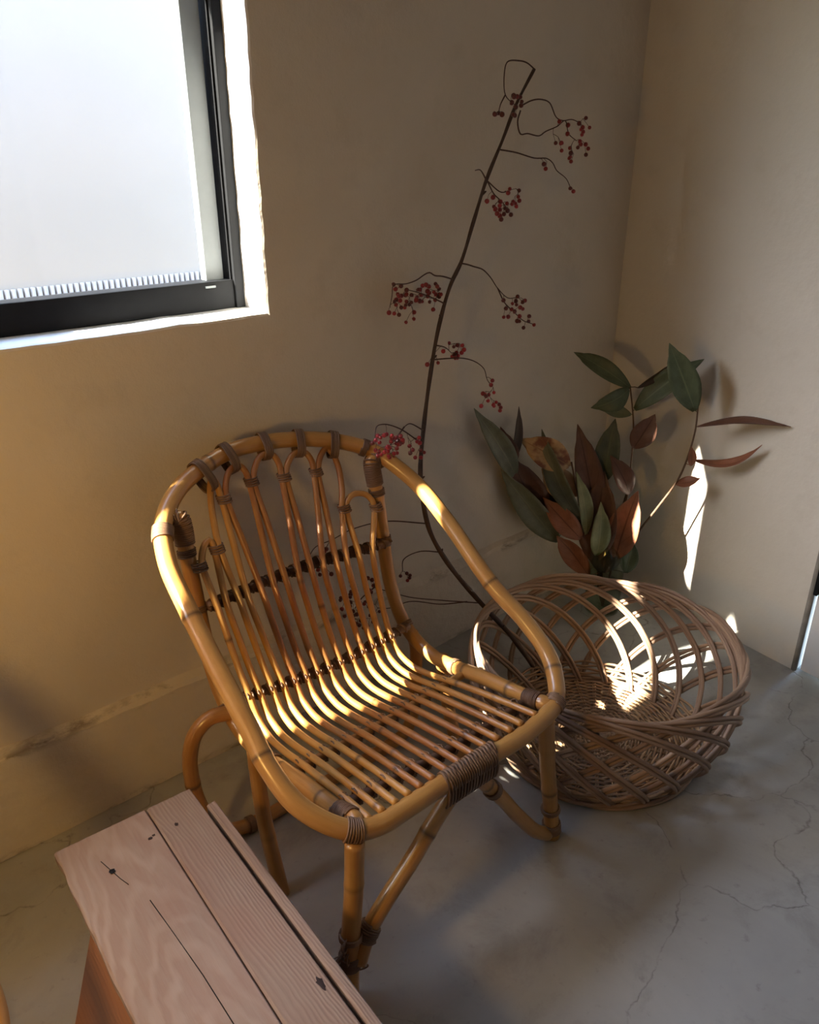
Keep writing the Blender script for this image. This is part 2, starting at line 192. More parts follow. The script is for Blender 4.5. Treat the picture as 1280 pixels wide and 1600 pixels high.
def mat_plaster(name, c1, c2, rough=.75):
    t = NT(name)
    v = t.coord()
    n1 = t.noise(v, 1.6, 5, .6, .6)
    n2 = t.noise(v, 9, 6, .65)
    n3 = t.noise(v, 60, 4, .6)
    col = t.mix(t.ramp(n1, [(.35, 0), (.68, 1)]), c1, c2)
    col = t.mix(t.ramp(n2, [(.55, 0), (.8, .35)]), col, (c2[0]*.8, c2[1]*.78, c2[2]*.74))
    t.base(col)
    t.rough(rough)
    t.spec(.35)
    h = t.math('ADD', t.math('MULTIPLY', n2, .8), t.math('MULTIPLY', n3, .12))
    t.bump(h, .28, .02)
    return t.m

def mat_ledge():
    t = NT('ledge_plaster')
    v = t.coord()
    sp = t.n('ShaderNodeSeparateXYZ')
    t.l(v, sp.inputs[0])
    n1 = t.noise(v, 1.6, 5, .6, .6)
    n2 = t.noise(v, 11, 6, .65)
    n3 = t.noise(t.coord('Object', (1, 1, 2.5)), 6.5, 5, .7, .4)
    col = t.mix(t.ramp(n1, [(.35, 0), (.68, 1)]), (.66, .61, .53), (.58, .53, .455))
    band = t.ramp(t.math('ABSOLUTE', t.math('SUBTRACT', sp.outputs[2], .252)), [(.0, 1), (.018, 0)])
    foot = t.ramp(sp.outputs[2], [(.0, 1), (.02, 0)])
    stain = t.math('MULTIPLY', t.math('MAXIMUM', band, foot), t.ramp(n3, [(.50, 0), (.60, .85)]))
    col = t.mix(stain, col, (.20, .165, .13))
    col = t.mix(t.ramp(n2, [(.55, 0), (.8, .3)]), col, (.46, .42, .35))
    t.base(col)
    t.rough(.8)
    t.spec(.3)
    t.bump(t.math('ADD', n2, t.math('MULTIPLY', n3, .6)), .4, .02)
    return t.m

def mat_floor():
    t = NT('concrete_floor')
    v = t.coord()
    n1 = t.noise(v, 1.9, 6, .62, .8)
    n2 = t.noise(v, 7.5, 8, .7, .3)
    n3 = t.noise(v, 40, 5, .6)
    col = t.mix(t.ramp(n1, [(.3, 0), (.7, 1)]), (.295, .30, .295), (.405, .41, .40))
    col = t.mix(t.ramp(n2, [(.52, 0), (.75, .6)]), col, (.20, .195, .185))
    col = t.mix(t.ramp(n3, [(.62, 0), (.8, .5)]), col, (.15, .145, .14))
    # hair cracks
    wv = t.n('ShaderNodeVectorMath', operation='ADD')
    nz = t.n('ShaderNodeTexNoise')
    nz.inputs['Scale'].default_value = 3.5
    nz.inputs['Detail'].default_value = 6
    t.l(v, nz.inputs['Vector'])
    sc = t.n('ShaderNodeVectorMath', operation='SCALE')
    sc.inputs['Scale'].default_value = .35
    t.l(nz.outputs['Color'], sc.inputs[0])
    t.l(v, wv.inputs[0])
    t.l(sc.outputs[0], wv.inputs[1])
    vo = t.n('ShaderNodeTexVoronoi', feature='DISTANCE_TO_EDGE')
    vo.inputs['Scale'].default_value = 2.1
    t.l(wv.outputs[0], vo.inputs['Vector'])
    crack = t.ramp(vo.outputs['Distance'], [(0.0, 1), (.006, 0)])
    crack = t.math('MULTIPLY', crack, t.ramp(n2, [(.42, 0), (.6, .75)]))
    col = t.mix(crack, col, (.09, .085, .08))
    t.base(col)
    t.rough(t.ramp(n2, [(.3, .38), (.7, .62)]))
    t.spec(.4)
    t.bump(t.math('SUBTRACT', t.math('ADD', t.math('MULTIPLY', n2, .4), t.math('MULTIPLY', n3, .15)), t.math('MULTIPLY', crack, .5)), .25, .01)
    return t.m

def mat_cane(name, light, dark, node, rough=.3, streak=.5, coat=.0):
    t = NT(name)
    v = t.coord('UV', (5, 26, 1))
    v2 = t.coord('UV', (14, 3, 1))
    a = attr(t, 'tint')
    sep = t.n('ShaderNodeSeparateColor')
    t.l(a.outputs['Color'], sep.inputs[0])
    n1 = t.noise(v, 1.0, 4, .6)
    n2 = t.noise(v2, 1.0, 3, .6)
    n3 = t.noise(t.coord('Object'), 5.0, 3, .5)
    f = t.math('ADD', t.math('MULTIPLY', n1, streak), t.math('MULTIPLY', n2, 1-streak))
    f = t.math('ADD', t.math('MULTIPLY', f, .6), t.math('MULTIPLY', n3, .4))
    f = t.math('ADD', f, t.math('MULTIPLY', t.math('SUBTRACT', sep.outputs[1], .5), .25))
    col = t.mix(t.ramp(f, [(.34, 0), (.64, 1)]), dark, light)
    col = t.mix(sep.outputs[0], col, node)
    t.base(col)
    t.rough(rough)
    t.spec(.5)
    if coat:
        t.b.inputs['Coat Weight'].default_value = coat
        t.b.inputs['Coat Roughness'].default_value = .18
    t.bump(n1, .12, .002)
    return t.m

def mat_wood(name, c1, c2, c3, seed, x0=.085, arch=1.0):
    t = NT(name)
    v = t.coord('Object', (1, 1, 1), (seed, seed*.7, 0))
    vs_ = t.coord('Object', (26, 2.2, 26), (seed, seed*.3, 0))
    sp = t.n('ShaderNodeSeparateXYZ')
    t.l(t.coord('Object'), sp.inputs[0])
    dx = t.math('SUBTRACT', sp.outputs[0], x0)
    wob = t.noise(t.coord('Object', (7, 2.4, 7), (seed, 0, 0)), 1.0, 4, .55, .3)
    fld = t.math('ADD', t.math('MULTIPLY', t.math('MULTIPLY', dx, dx), 46.0), t.math('MULTIPLY', sp.outputs[1], arch))
    fld = t.math('ADD', fld, t.math('MULTIPLY', wob, .75))
    rings = t.math('ADD', t.math('MULTIPLY', t.math('SINE', t.math('MULTIPLY', fld, 58.0)), .5), .5)
    rings = t.math('MULTIPLY', rings, t.ramp(t.noise(t.coord('Object', (16, 3, 16)), 1.0, 3, .6), [(.3, .25), (.65, 1)]))
    fib = t.noise(vs_, 3.0, 5, .65)
    blot = t.noise(v, 4.5, 4, .6)
    col = t.mix(t.ramp(rings, [(.25, 0), (.95, .42)]), c1, c2)
    col = t.mix(t.ramp(fib, [(.42, 0), (.72, .55)]), col, c3)
    col = t.mix(t.ramp(blot, [(.48, 0), (.72, .5)]), col, (c1[0]*1.05, c1[1]*.86, c1[2]*.80))
    vo = t.n('ShaderNodeTexVoronoi', feature='F1')
    vo.inputs['Scale'].default_value = 20
    t.l(v, vo.inputs['Vector'])
    spots = t.math('MULTIPLY', t.ramp(vo.outputs['Distance'], [(.05, 1), (.10, 0)]), t.ramp(t.noise(v, 9, 2, .5), [(.55, 0), (.6, 1)]))
    col = t.mix(t.math('MULTIPLY', spots, .85), col, (.035, .028, .03))
    t.base(col)
    t.rough(.62)
    t.spec(.3)
    t.bump(t.math('ADD', t.math('MULTIPLY', rings, .35), t.math('MULTIPLY', fib, .5)), .35, .004)
    return t.m

def mat_simple(name, c, rough=.5, var=.25, scale=30, spec=.5, metal=0.0, bump=.1):
    t = NT(name)
    v = t.coord()
    n1 = t.noise(v, scale, 4, .6)
    t.base(t.mix(t.ramp(n1, [(.3, 0), (.7, 1)]), c, tuple(x*(1-var) for x in c)))
    t.rough(rough)
    t.spec(spec)
    t.b.inputs['Metallic'].default_value = metal
    if bump:
        t.bump(n1, bump, .003)
    return t.m

def mat_leaf(name, c, vein, blotch=None, rough=.45):
    t = NT(name)
    uv = t.coord('UV')
    sep = t.n('ShaderNodeSeparateXYZ')
    t.l(uv, sep.inputs[0])
    off = t.math('ABSOLUTE', t.math('SUBTRACT', sep.outputs[1], .5))
    mid = t.ramp(off, [(.012, 1), (.04, 0)])
    ph = t.math('SUBTRACT', t.math('MULTIPLY', sep.outputs[0], 34.0), t.math('MULTIPLY', off, 26.0))
    side = t.ramp(t.math('SINE', ph), [(.90, 0), (1.0, .55)])
    n1 = t.noise(t.coord(), 28, 4, .6)
    col = t.mix(t.ramp(n1, [(.3, 0), (.7, 1)]), c, tuple(x*.68 for x in c))
    if blotch:
        n2 = t.noise(t.coord(), 17, 3, .5)
        col = t.mix(t.ramp(n2, [(.5, 0), (.6, 1)]), col, blotch)
    col = t.mix(t.math('MAXIMUM', mid, t.math('MULTIPLY', side, .5)), col, vein)
    t.base(col)
    t.rough(rough)
    t.spec(.4)
    t.bump(t.math('ADD', side, mid), .15, .002)
    return t.m

def mat_glass(name, tint, ior=1.45):
    m = bpy.data.materials.new(name)
    m.use_nodes = True
    nt = m.node_tree
    nt.nodes.clear()
    o = nt.nodes.new('ShaderNodeOutputMaterial')
    mx = nt.nodes.new('ShaderNodeMixShader')
    tr = nt.nodes.new('ShaderNodeBsdfTransparent')
    gl = nt.nodes.new('ShaderNodeBsdfGlossy')
    lw = nt.nodes.new('ShaderNodeLayerWeight')
    lw.inputs['Blend'].default_value = .5
    pw = nt.nodes.new('ShaderNodeMath')
    pw.operation = 'POWER'
    pw.inputs[1].default_value = 5.0
    nt.links.new(lw.outputs['Facing'], pw.inputs[0])
    fr = nt.nodes.new('ShaderNodeMath')
    fr.operation = 'MULTIPLY_ADD'
    fr.inputs[1].default_value = .6
    fr.inputs[2].default_value = .03
    nt.links.new(pw.outputs[0], fr.inputs[0])
    tr.inputs[0].default_value = (*tint, 1)
    gl.inputs['Roughness'].default_value = .03
    nt.links.new(fr.outputs[0], mx.inputs[0])
    nt.links.new(tr.outputs[0], mx.inputs[1])
    nt.links.new(gl.outputs[0], mx.inputs[2])
    nt.links.new(mx.outputs[0], o.inputs[0])
    return m

M = {}
M['plaster'] = mat_plaster('wall_plaster', (.66, .61, .53), (.60, .55, .475))
M['plaster_right'] = mat_plaster('right_wall_plaster', (.70, .67, .62), (.64, .61, .56))
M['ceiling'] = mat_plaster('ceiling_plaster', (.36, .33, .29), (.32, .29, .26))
M['reveal'] = mat_plaster('window_reveal_paint', (.86, .86, .85), (.80, .80, .79))
M['ledge'] = mat_ledge()
M['room_dark'] = mat_plaster('shaded_room_plaster', (.30, .28, .25), (.25, .23, .21))  # unseen walls darkened, like the ceiling, to cut bounce light
M['floor'] = mat_floor()
M['rattan'] = mat_cane('rattan_pole', (.48, .26, .075), (.33, .145, .038), (.06, .03, .014), .30, .45, .25)
M['cane'] = mat_cane('rattan_cane', (.47, .24, .060), (.28, .105, .030), (.06, .03, .015), .36, .4, .1)
M['binding'] = mat_cane('rattan_binding', (.20, .115, .065), (.095, .05, .028), (.04, .02, .012), .5, .5)
M['oldbar'] = mat_cane('aged_rattan_bar', (.17, .085, .04), (.075, .036, .02), (.03, .015, .01), .5, .5)
M['wicker'] = mat_cane('wicker_strand', (.38, .26, .175), (.20, .12, .078), (.06, .035, .02), .5, .55)
M['weave'] = mat_cane('wicker_base', (.42, .28, .16), (.24, .14, .08), (.06, .035, .02), .55, .5)
M['plank_a'] = mat_wood('plank_pale', (.31, .22, .178), (.47, .385, .325), (.36, .30, .255), 1.3)
M['plank_b'] = mat_wood('plank_grey', (.27, .19, .15), (.42, .335, .27), (.33, .265, .21), 4.1, .02, .5)
M['board'] = mat_wood('side_board', (.33, .155, .075), (.18, .08, .042), (.26, .14, .08), 7.7, .3, .4)
M['bark'] = mat_simple('branch_bark', (.060, .033, .026), .7, .4, 60)
M['twig'] = mat_simple('twig_bark', (.075, .036, .028), .7, .4, 80)
M['berry_d'] = mat_simple('berry_dark', (.13, .024, .024), .35, .4, 90)
M['berry_r'] = mat_simple('berry_red', (.29, .028, .034), .32, .4, 90)
M['berry_b'] = mat_simple('berry_bright', (.45, .04, .055), .28, .35, 90)
M['stem'] = mat_simple('leafy_stem_bark', (.13, .075, .045), .65, .4, 70)
M['l_green'] = mat_leaf('leaf_green', (0.098, 0.131, 0.076), (.13, .16, .09))
M['l_pale'] = mat_leaf('leaf_pale', (0.181, 0.215, 0.137), (.2, .22, .14))
M['l_lightgreen'] = mat_leaf('leaf_light_green', (0.27, 0.314, 0.17), (.3, .32, .18))
M['l_greygreen'] = mat_leaf('leaf_grey_green', (0.155, 0.172, 0.122), (.17, .18, .12))
M['l_teal'] = mat_leaf('leaf_blue_green', (0.099, 0.127, 0.099), (.11, .14, .1))
M['l_brown'] = mat_leaf('leaf_brown', (0.146, 0.071, 0.049), (.07, .03, .02))
M['l_rust'] = mat_leaf('leaf_rust', (0.325, 0.132, 0.076), (.14, .05, .03))
M['l_dark'] = mat_leaf('leaf_dark', (0.068, 0.046, 0.034), (.085, .05, .035))
M['l_tan'] = mat_leaf('leaf_tan', (0.543, 0.347, 0.16), (.3, .15, .06), (.20, .075, .04))
M['l_tan2'] = mat_leaf('leaf_ochre', (0.614, 0.391, 0.203), (.36, .18, .07))
M['metal'] = mat_simple('dark_window_metal', (.012, .013, .015), .6, .2, 25, .06, 0.0, .05)
M['metal_grey'] = mat_simple('grey_sash_metal', (.26, .295, .32), .5, .12, 12, .15, 0.0, .05)
M['door_white'] = mat_simple('white_door_paint', (.78, .79, .80), .4, .06, 6, .5, 0.0, .04)
M['edge_grey'] = mat_simple('grey_jamb_edge', (.30, .28, .26), .7, .35, 30)
M['ext_white'] = mat_simple('white_render_outside', (.50, .465, .425), .85, .05, 3, .2)
M['ext_ground'] = mat_simple('outside_ground', (.16, .155, .15), .9, .3, 3, .2)
M['eave'] = mat_simple('eave_board', (.40, .38, .35), .8, .3, 8, .2)
M['facade'] = mat_simple('dark_timber_facade', (.07, .055, .045), .8, .3, 8, .2)  # outer wall face darkened to cut sun bounce onto the boundary wall
M['knot'] = mat_simple('dark_knot', (.055, .04, .04), .8, .4, 60, .2)
M['pane'] = mat_glass('window_glass', (.97, .98, .98))
M['bottle'] = mat_glass('bottle_glass', (.80, .84, .78))

# ------------------------------------------------------------------ mesh helpers
def link(name, me, parent=None, kind=None):
    o = bpy.data.objects.new(name, me)
    COL.objects.link(o)
    if parent:
        o.parent = parent
    if kind:
        o['kind'] = kind
    return o

def empty(name, loc, label, cat, group=None):
    o = bpy.data.objects.new(name, None)
    o.empty_display_size = .05
    COL.objects.link(o)
    o.location = loc
    tag(o, label, cat, group)
    return o

def tag(o, label, cat, group=None):
    o['label'] = label
    o['category'] = cat
    if group:
        o['group'] = group

def catmull(P, step, closed=False):
    P = [Vector(p) for p in P]
    n = len(P)
    out = []
    rng = range(n) if closed else range(n-1)
    for i in rng:
        p1, p2 = P[i], P[(i+1) % n]
        p0 = P[(i-1) % n] if (closed or i > 0) else p1*2-p2
        p3 = P[(i+2) % n] if (closed or i+2 < n) else p2*2-p1
        d = [max((b-a).length, 1e-6)**.5 for a, b in ((p0, p1), (p1, p2), (p2, p3))]
        t0 = 0.0; t1 = d[0]; t2 = t1+d[1]; t3 = t2+d[2]
        k = max(1, int(math.ceil((p2-p1).length/step)))
        for j in range(k):
            t = t1+(t2-t1)*j/k
            A1 = p0*((t1-t)/(t1-t0))+p1*((t-t0)/(t1-t0))
            A2 = p1*((t2-t)/(t2-t1))+p2*((t-t1)/(t2-t1))
            A3 = p2*((t3-t)/(t3-t2))+p3*((t-t2)/(t3-t2))
            B1 = A1*((t2-t)/(t2-t0))+A2*((t-t0)/(t2-t0))
            B2 = A2*((t3-t)/(t3-t1))+A3*((t-t1)/(t3-t1))
            out.append(B1*((t2-t)/(t2-t1))+B2*((t-t1)/(t2-t1)))
    if not closed:
        out.append(P[-1].copy())
    return out

class MB:
    """collects tubes, boxes and grids into one mesh with UVs and a tint attribute"""
    def __init__(self):
        self.v = []; self.f = []; self.uv = []; self.tint = []; self.mi = []
    def add(self, vs_, fs, uvs=None, tint=None, mi=0):
        b = len(self.v)
        self.v.extend(vs_)
        self.uv.extend(uvs if uvs else [(0.0, 0.0)]*len(vs_))
        self.tint.extend(tint if tint else [(0.0, .5, 0.0, 1.0)]*len(vs_))
        for f in fs:
            self.f.append(tuple(i+b for i in f))
            self.mi.append(mi)
    def tube(self, P, r, segs=8, closed=False, nodes=(), rnd=None, nodebump=.07, cap=True, flat=1.0):
        P = [Vector(p) for p in P]
        n = len(P)
        if n < 2:
            return
        rnd = random.random() if rnd is None else rnd
        T = []
        for i in range(n):
            if closed:
                t = P[(i+1) % n]-P[(i-1) % n]
            else:
                t = P[min(i+1, n-1)]-P[max(i-1, 0)]
            T.append(t.normalized() if t.length > 1e-9 else Vector((0, 0, 1)))
        ref = Vector((0, 0, 1)) if abs(T[0].z) < .9 else Vector((1, 0, 0))
        N = (ref-T[0]*ref.dot(T[0])).normalized()
        frames = [N]
        for i in range(1, n):
            q = T[i-1].rotation_difference(T[i])
            N = q @ N
            N = (N-T[i]*N.dot(T[i])).normalized()
            frames.append(N)
        if closed:  # undo the accumulated twist
            q = T[-1].rotation_difference(T[0])
            E = q @ frames[-1]
            ang = math.atan2(E.cross(frames[0]).dot(T[0]), E.dot(frames[0]))
            frames = [Quaternion(T[i], ang*i/n) @ frames[i] for i in range(n)]
        s = 0.0
        vs_, uv, ti = [], [], []
        off = rnd*7.3
        for i in range(n):
            if i:
                s += (P[i]-P[i-1]).length
            rr = r(i/(n-1.0)) if callable(r) else r
            dark = 0.0
            for nd in nodes:
                d = abs(s-nd)
                if d < .016:
                    rr *= 1+nodebump*math.exp(-(d/.006)**2)
                    dark = max(dark, .85*math.exp(-(d/.0028)**2))
            B = T[i].cross(frames[i])
            for k in range(segs):
                a = 2*math.pi*k/segs
                vs_.append(P[i]+frames[i]*(math.cos(a)*rr)+B*(math.sin(a)*rr*flat))
                uv.append((s+off, k/segs))
                ti.append((dark, rnd, 0.0, 1.0))
        fs = []
        for i in range(n if closed else n-1):
            a0 = i*segs; a1 = ((i+1) % n)*segs
            for k in range(segs):
                k2 = (k+1) % segs
                fs.append((a0+k, a0+k2, a1+k2, a1+k))
        if cap and not closed:
            fs.append(tuple(range(segs-1, -1, -1)))
            fs.append(tuple((n-1)*segs+k for k in range(segs)))
        self.add(vs_, fs, uv, ti)
    def box(self, x0, x1, y0, y1, z0, z1, mi=0):
        v = [Vector((x, y, z)) for z in (z0, z1) for y in (y0, y1) for x in (x0, x1)]
        self.add(v, [(0, 2, 3, 1), (4, 5, 7, 6), (0, 1, 5, 4), (2, 6, 7, 3), (0, 4, 6, 2), (1, 3, 7, 5)], mi=mi)
    def prism(self, quad_lo, quad_hi, mi=0):
        v = [Vector(p) for p in quad_lo]+[Vector(p) for p in quad_hi]
        n = len(quad_lo)
        fs = [tuple(range(n-1, -1, -1)), tuple(range(n, 2*n))]
        for k in range(n):
            fs.append((k, (k+1) % n, n+(k+1) % n, n+k))
        self.add(v, fs, mi=mi)
    def mesh(self, name, mats, smooth=True):
        me = bpy.data.meshes.new(name)
        me.from_pydata([tuple(p) for p in self.v], [], self.f)
        for m in (mats if isinstance(mats, (list, tuple)) else [mats]):
            me.materials.append(m)
        me.polygons.foreach_set('use_smooth', [smooth]*len(me.polygons))
        me.polygons.foreach_set('material_index', self.mi)
        ul = me.uv_layers.new(name='UVMap')
        idx = [0]*len(me.loops)
        me.loops.foreach_get('vertex_index', idx)
        flat = [c for i in idx for c in self.uv[i]]
        ul.data.foreach_set('uv', flat)
        ca = me.color_attributes.new('tint', 'FLOAT_COLOR', 'POINT')
        ca.data.foreach_set('color', [c for t in self.tint for c in t])
        me.update()
        return me
    def build(self, name, mats, parent=None, kind=None, smooth=True, bevel=0.0):
        o = link(name, self.mesh(name, mats, smooth), parent, kind)
        if bevel:
            bm = bmesh.new()
            bm.from_mesh(o.data)
            bmesh.ops.remove_doubles(bm, verts=bm.verts, dist=1e-6)
            bmesh.ops.recalc_face_normals(bm, faces=bm.faces)
            bmesh.ops.bevel(bm, geom=list(bm.edges), offset=bevel, segments=2, affect='EDGES', profile=.5)
            bm.to_mesh(o.data)
            bm.free()
        return o

def arc_at(P, q):
    """arc length along polyline P of the point nearest q"""
    q = Vector(q); s = 0; best = (1e9, 0)
    for i in range(len(P)):
        if i:
            s += (P[i]-P[i-1]).length
        d = (P[i]-q).length
        if d < best[0]:
            best = (d, s)
    return best[1]

def sub(P, s0, s1, closed=False):
    """part of a polyline between two arc lengths"""
    out = []; s = 0
    Q = P+P if closed else P
    for i in range(len(Q)):
        if i:
            s += (Q[i]-Q[i-1]).length
        if s0 <= s <= s1:
            out.append(Q[i])
    return out

def coil(mb, axis, R, turns, r=.0021, segs=6, jitter=0.0, flat=1.0):
    """a strand wound round a poly-line axis"""
    axis = [Vector(p) for p in axis]
    L = [0]
    for i in range(1, len(axis)):
        L.append(L[-1]+(axis[i]-axis[i-1]).length)
    tot = L[-1]
    def at(s):
        for i in range(1, len(axis)):
            if L[i] >= s or i == len(axis)-1:
                f = (s-L[i-1])/max(L[i]-L[i-1], 1e-9)
                return axis[i-1].lerp(axis[i], f), (axis[i]-axis[i-1]).normalized()
    n = int(turns*14)
    pts = []
    ph = random.random()*6
    for k in range(n+1):
        p, t = at(tot*k/n)
        ref = Vector((0, 0, 1)) if abs(t.z) < .85 else Vector((1, 0, 0))
        N = (ref-t*ref.dot(t)).normalized()
        B = t.cross(N)
        a = ph+2*math.pi*turns*k/n
        rr = R+(random.uniform(-jitter, jitter) if jitter else 0)
        pts.append(p+N*(math.cos(a)*rr)+B*(math.sin(a)*rr))
    mb.tube(pts, r, segs, rnd=random.random(), flat=flat)

def copy_tree(o, parent=None):
    c = o.copy()
    COL.objects.link(c)
    c.parent = parent
    for ch in list(o.children):
        copy_tree(ch, c)
    return c

# ------------------------------------------------------------------ the room
WX0, WX1, WZ0, WZ1 = -3.75, -1.300, 1.080, 2.02     # window opening in the back wall
YW = 0.020                                            # face of the back wall above the ledge
XL, YF, ZC = -4.3, -4.3, 2.55

def wall_back():
    mb = MB()
    hole = []
    def edge(a, b, n):
        return [(a[0]+(b[0]-a[0])*k/n, a[1]+(b[1]-a[1])*k/n) for k in range(n)]
    hole = edge((WX0, WZ0), (WX1, WZ0), 60)+edge((WX1, WZ0), (WX1, WZ1), 36)+edge((WX1, WZ1), (WX0, WZ1), 60)+edge((WX0, WZ1), (WX0, WZ0), 36)
    n = len(hole)
    cx, cz = (WX0+WX1)/2, (WZ0+WZ1)/2
    rnd = random.Random(3)
    jit = [rnd.uniform(-.0016, .0016) for _ in range(n)]
    def ring(off, y, j=1.0):
        out = []
        for k, (x, z) in enumerate(hole):
            dx = 1 if x > WX1-1e-6 else (-1 if x < WX0+1e-6 else 0)
            dz = 1 if z > WZ1-1e-6 else (-1 if z < WZ0+1e-6 else 0)
            out.append(Vector((x+dx*(off+jit[k]*j), y, z+dz*(off+jit[k]*j))))
        return out
    outer = []
    X0, X1, Z0, Z1 = XL, .05, .262, ZC
    for (x, z) in hole:
        # matching point on the outer border of the wall
        if z <= WZ0+1e-6 and WX0 < x < WX1:
            outer.append((x, Z0))
        elif z >= WZ1-1e-6 and WX0 < x < WX1:
            outer.append((x, Z1))
        elif x <= WX0+1e-6:
            outer.append((X0, Z0 if z <= WZ0+1e-6 else (Z1 if z >= WZ1-1e-6 else z)))
        else:
            outer.append((X1, Z0 if z <= WZ0+1e-6 else (Z1 if z >= WZ1-1e-6 else z)))
    rings = [[Vector((x, YW, z)) for x, z in outer], ring(.007, YW), ring(.002, YW+.002), ring(0, YW+.008), ring(-.002, YW+.23, .3)]
    vs_ = [p for r in rings for p in r]
    fs = []; mi = []
    for j in range(4):
        for k in range(n):
            k2 = (k+1) % n
            fs.append((j*n+k, j*n+k2, (j+1)*n+k2, (j+1)*n+k))
            mi.append(1 if j >= 2 else 0)
    b = len(mb.v)
    mb.add(vs_, fs)
    mb.mi = list(mi)
    # outside face so that the wall has its thickness
    o0 = [Vector((x, YW+.23, z)) for x, z in outer]
    mb.add([p for r in (rings[4], o0) for p in r], [(k, (k+1) % n, n+(k+1) % n, n+k) for k in range(n)], mi=2)
    o = mb.build('wall_back', [M['plaster'], M['reveal'], M['facade']], None, 'structure', smooth=False)
    return o
wall_back()

def strip_wall(name, y_face, z0, z1, ytop, mat, seed):
    """lower course of the wall with a worn, uneven upper ledge"""
    rnd = random.Random(seed)
    mb = MB()
    n = 130
    rows = []
    wob = 0
    ph = [rnd.uniform(0, 6) for _ in range(5)]
    for k in range(n+1):
        x = XL+(0.05-XL)*k/n
        w = .0035*math.sin(x*7+ph[0])+.0025*math.sin(x*17+ph[1])+.0015*math.sin(x*41+ph[2])+rnd.uniform(-.0012, .0012)
        d = .002*math.sin(x*9+ph[3])+rnd.uniform(-.001, .001)
        zb = z0+.0045*max(0, math.sin(x*5+ph[1])*math.sin(x*13+ph[0]))
        if rnd.random() < .12:
            w -= rnd.uniform(.002, .007)
        rows.append([Vector((x, y_face+d*.4, zb)), Vector((x, y_face+d, z0+(z1-z0)*.45)), Vector((x, y_face+d*.8, z1-.012+w)), Vector((x, y_face+.006+d, z1-.002+w)), Vector((x, ytop+.004, z1+.008+w*.5)), Vector((x, ytop+.03, z1+.008))])
    m = len(rows[0])
    mb.add([p for r in rows for p in r], [(k*m+j, (k+1)*m+j, (k+1)*m+j+1, k*m+j+1) for k in range(n) for j in range(m-1)])
    return mb.build(name, mat, None, 'structure', smooth=False)
mb = MB()
mb.box(XL, .05, YW+.006, YW+.23, 0, .262)
mb.build('trim_3', M['plaster'], None, 'structure', smooth=False)
strip_wall('baseboard_back', -.004, 0.0, .258, YW, M['ledge'], 5)

def quad_wall(name, pts, mat):
    mb = MB()
    mb.prism(pts[0], pts[1])
    return mb.build(name, mat, None, 'structure', smooth=False)

# right wall, slightly out of square; it ends at the white door
XR = lambda y: .0955*y
DY0, DY1, DZ1 = -.785, -1.62, 2.02
mb = MB()
def rw(y0, y1, z0, z1):
    mb.prism([(XR(y0), y0, z0), (XR(y1), y1, z0), (XR(y1)+.12, y1, z0), (XR(y0)+.12, y0, z0)],
             [(XR(y0), y0, z1), (XR(y1), y1, z1), (XR(y1)+.12, y1, z1), (XR(y0)+.12, y0, z1)])
rw(YW+.23, DY0, 0, ZC)
rw(DY0, DY1, DZ1, ZC)
rw(DY1, YF, 0, ZC)
mb.build('wall_right', M['plaster_right'], None, 'structure', smooth=False)
mb = MB()
mb.tube([(XR(DY0)+.006, DY0+.004, z) for z in (0.0, .1, .2, .3, .6, 1.2, DZ1)], .0085, 10)
mb.build('trim_1', M['edge_grey'], None, 'structure')
door = MB()
def dq(a, y0, y1, z0, z1, mbx, th=.04):
    mbx.prism([(XR(y0)+a, y0, z0), (XR(y1)+a, y1, z0), (XR(y1)+a+th, y1, z0), (XR(y0)+a+th, y0, z0)],
              [(XR(y0)+a, y0, z1), (XR(y1)+a, y1, z1), (XR(y1)+a+th, y1, z1), (XR(y0)+a+th, y0, z1)])
dq(.012, DY0-.012, DY1+.006, .006, DZ1-.01, door)
door_o = door.build('door_1', M['door_white'], None, 'structure', smooth=False)
fr = MB()
dq(-.004, DY0-.003, DY0-.014, .262, DZ1, fr, .05)
fr.build('door_frame', M['metal'], door_o, smooth=False)

mb = MB()
mb.box(XL, .1, YF, YW+.22, -.08, 0.0)
mb.build('floor', M['floor'], None, 'structure', smooth=False)
mb = MB()
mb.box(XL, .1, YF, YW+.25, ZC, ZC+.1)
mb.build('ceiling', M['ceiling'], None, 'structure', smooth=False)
mb = MB()
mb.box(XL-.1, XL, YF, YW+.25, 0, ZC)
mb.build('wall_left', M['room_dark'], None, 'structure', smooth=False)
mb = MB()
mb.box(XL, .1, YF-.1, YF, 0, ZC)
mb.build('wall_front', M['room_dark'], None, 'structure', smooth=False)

# window: dark metal frame, grey sash, thin stop, glass
FY0, FY1 = YW+.095, YW+.145
mb = MB()
mb.box(WX0, WX1-.0225, FY0, FY1, WZ0, WZ0+.062)
mb.box(WX0, WX0+.05, FY0, FY1, WZ0+.062, WZ1)
mb.box(WX1-.0225, WX1, FY0-.006, FY1, WZ0, WZ1)
mb.box(WX0+.05, WX1-.0225, FY0, FY1, WZ1-.05, WZ1)
win = mb.build('window_1', M['metal'], None, 'structure', smooth=False, bevel=.002)
mb = MB()
mb.box(WX1-.0272, WX1-.0225, FY0+.004, FY1, WZ0+.062, WZ1-.05)
mb.build('glazing_stop', M['metal'], win, smooth=False)
mb = MB()
mb.box(WX1-.077, WX1-.034, FY0+.022, FY1-.004, WZ0+.055, WZ1-.05)
mb.build('sash', M['metal_grey'], win, smooth=False, bevel=.0015)
mb = MB()
mb.box(WX0+.05, WX1-.0235, FY0+.034, FY0+.038, WZ0+.058, WZ1-.05)
mb.build('glass', M['pane'], win, smooth=False)
mb = MB()
mb.box(-1.392, -1.368, FY0-.002, FY0, WZ0+.049, WZ0+.0535)
mb.build('latch_plate', M['metal_grey'], win, smooth=False)

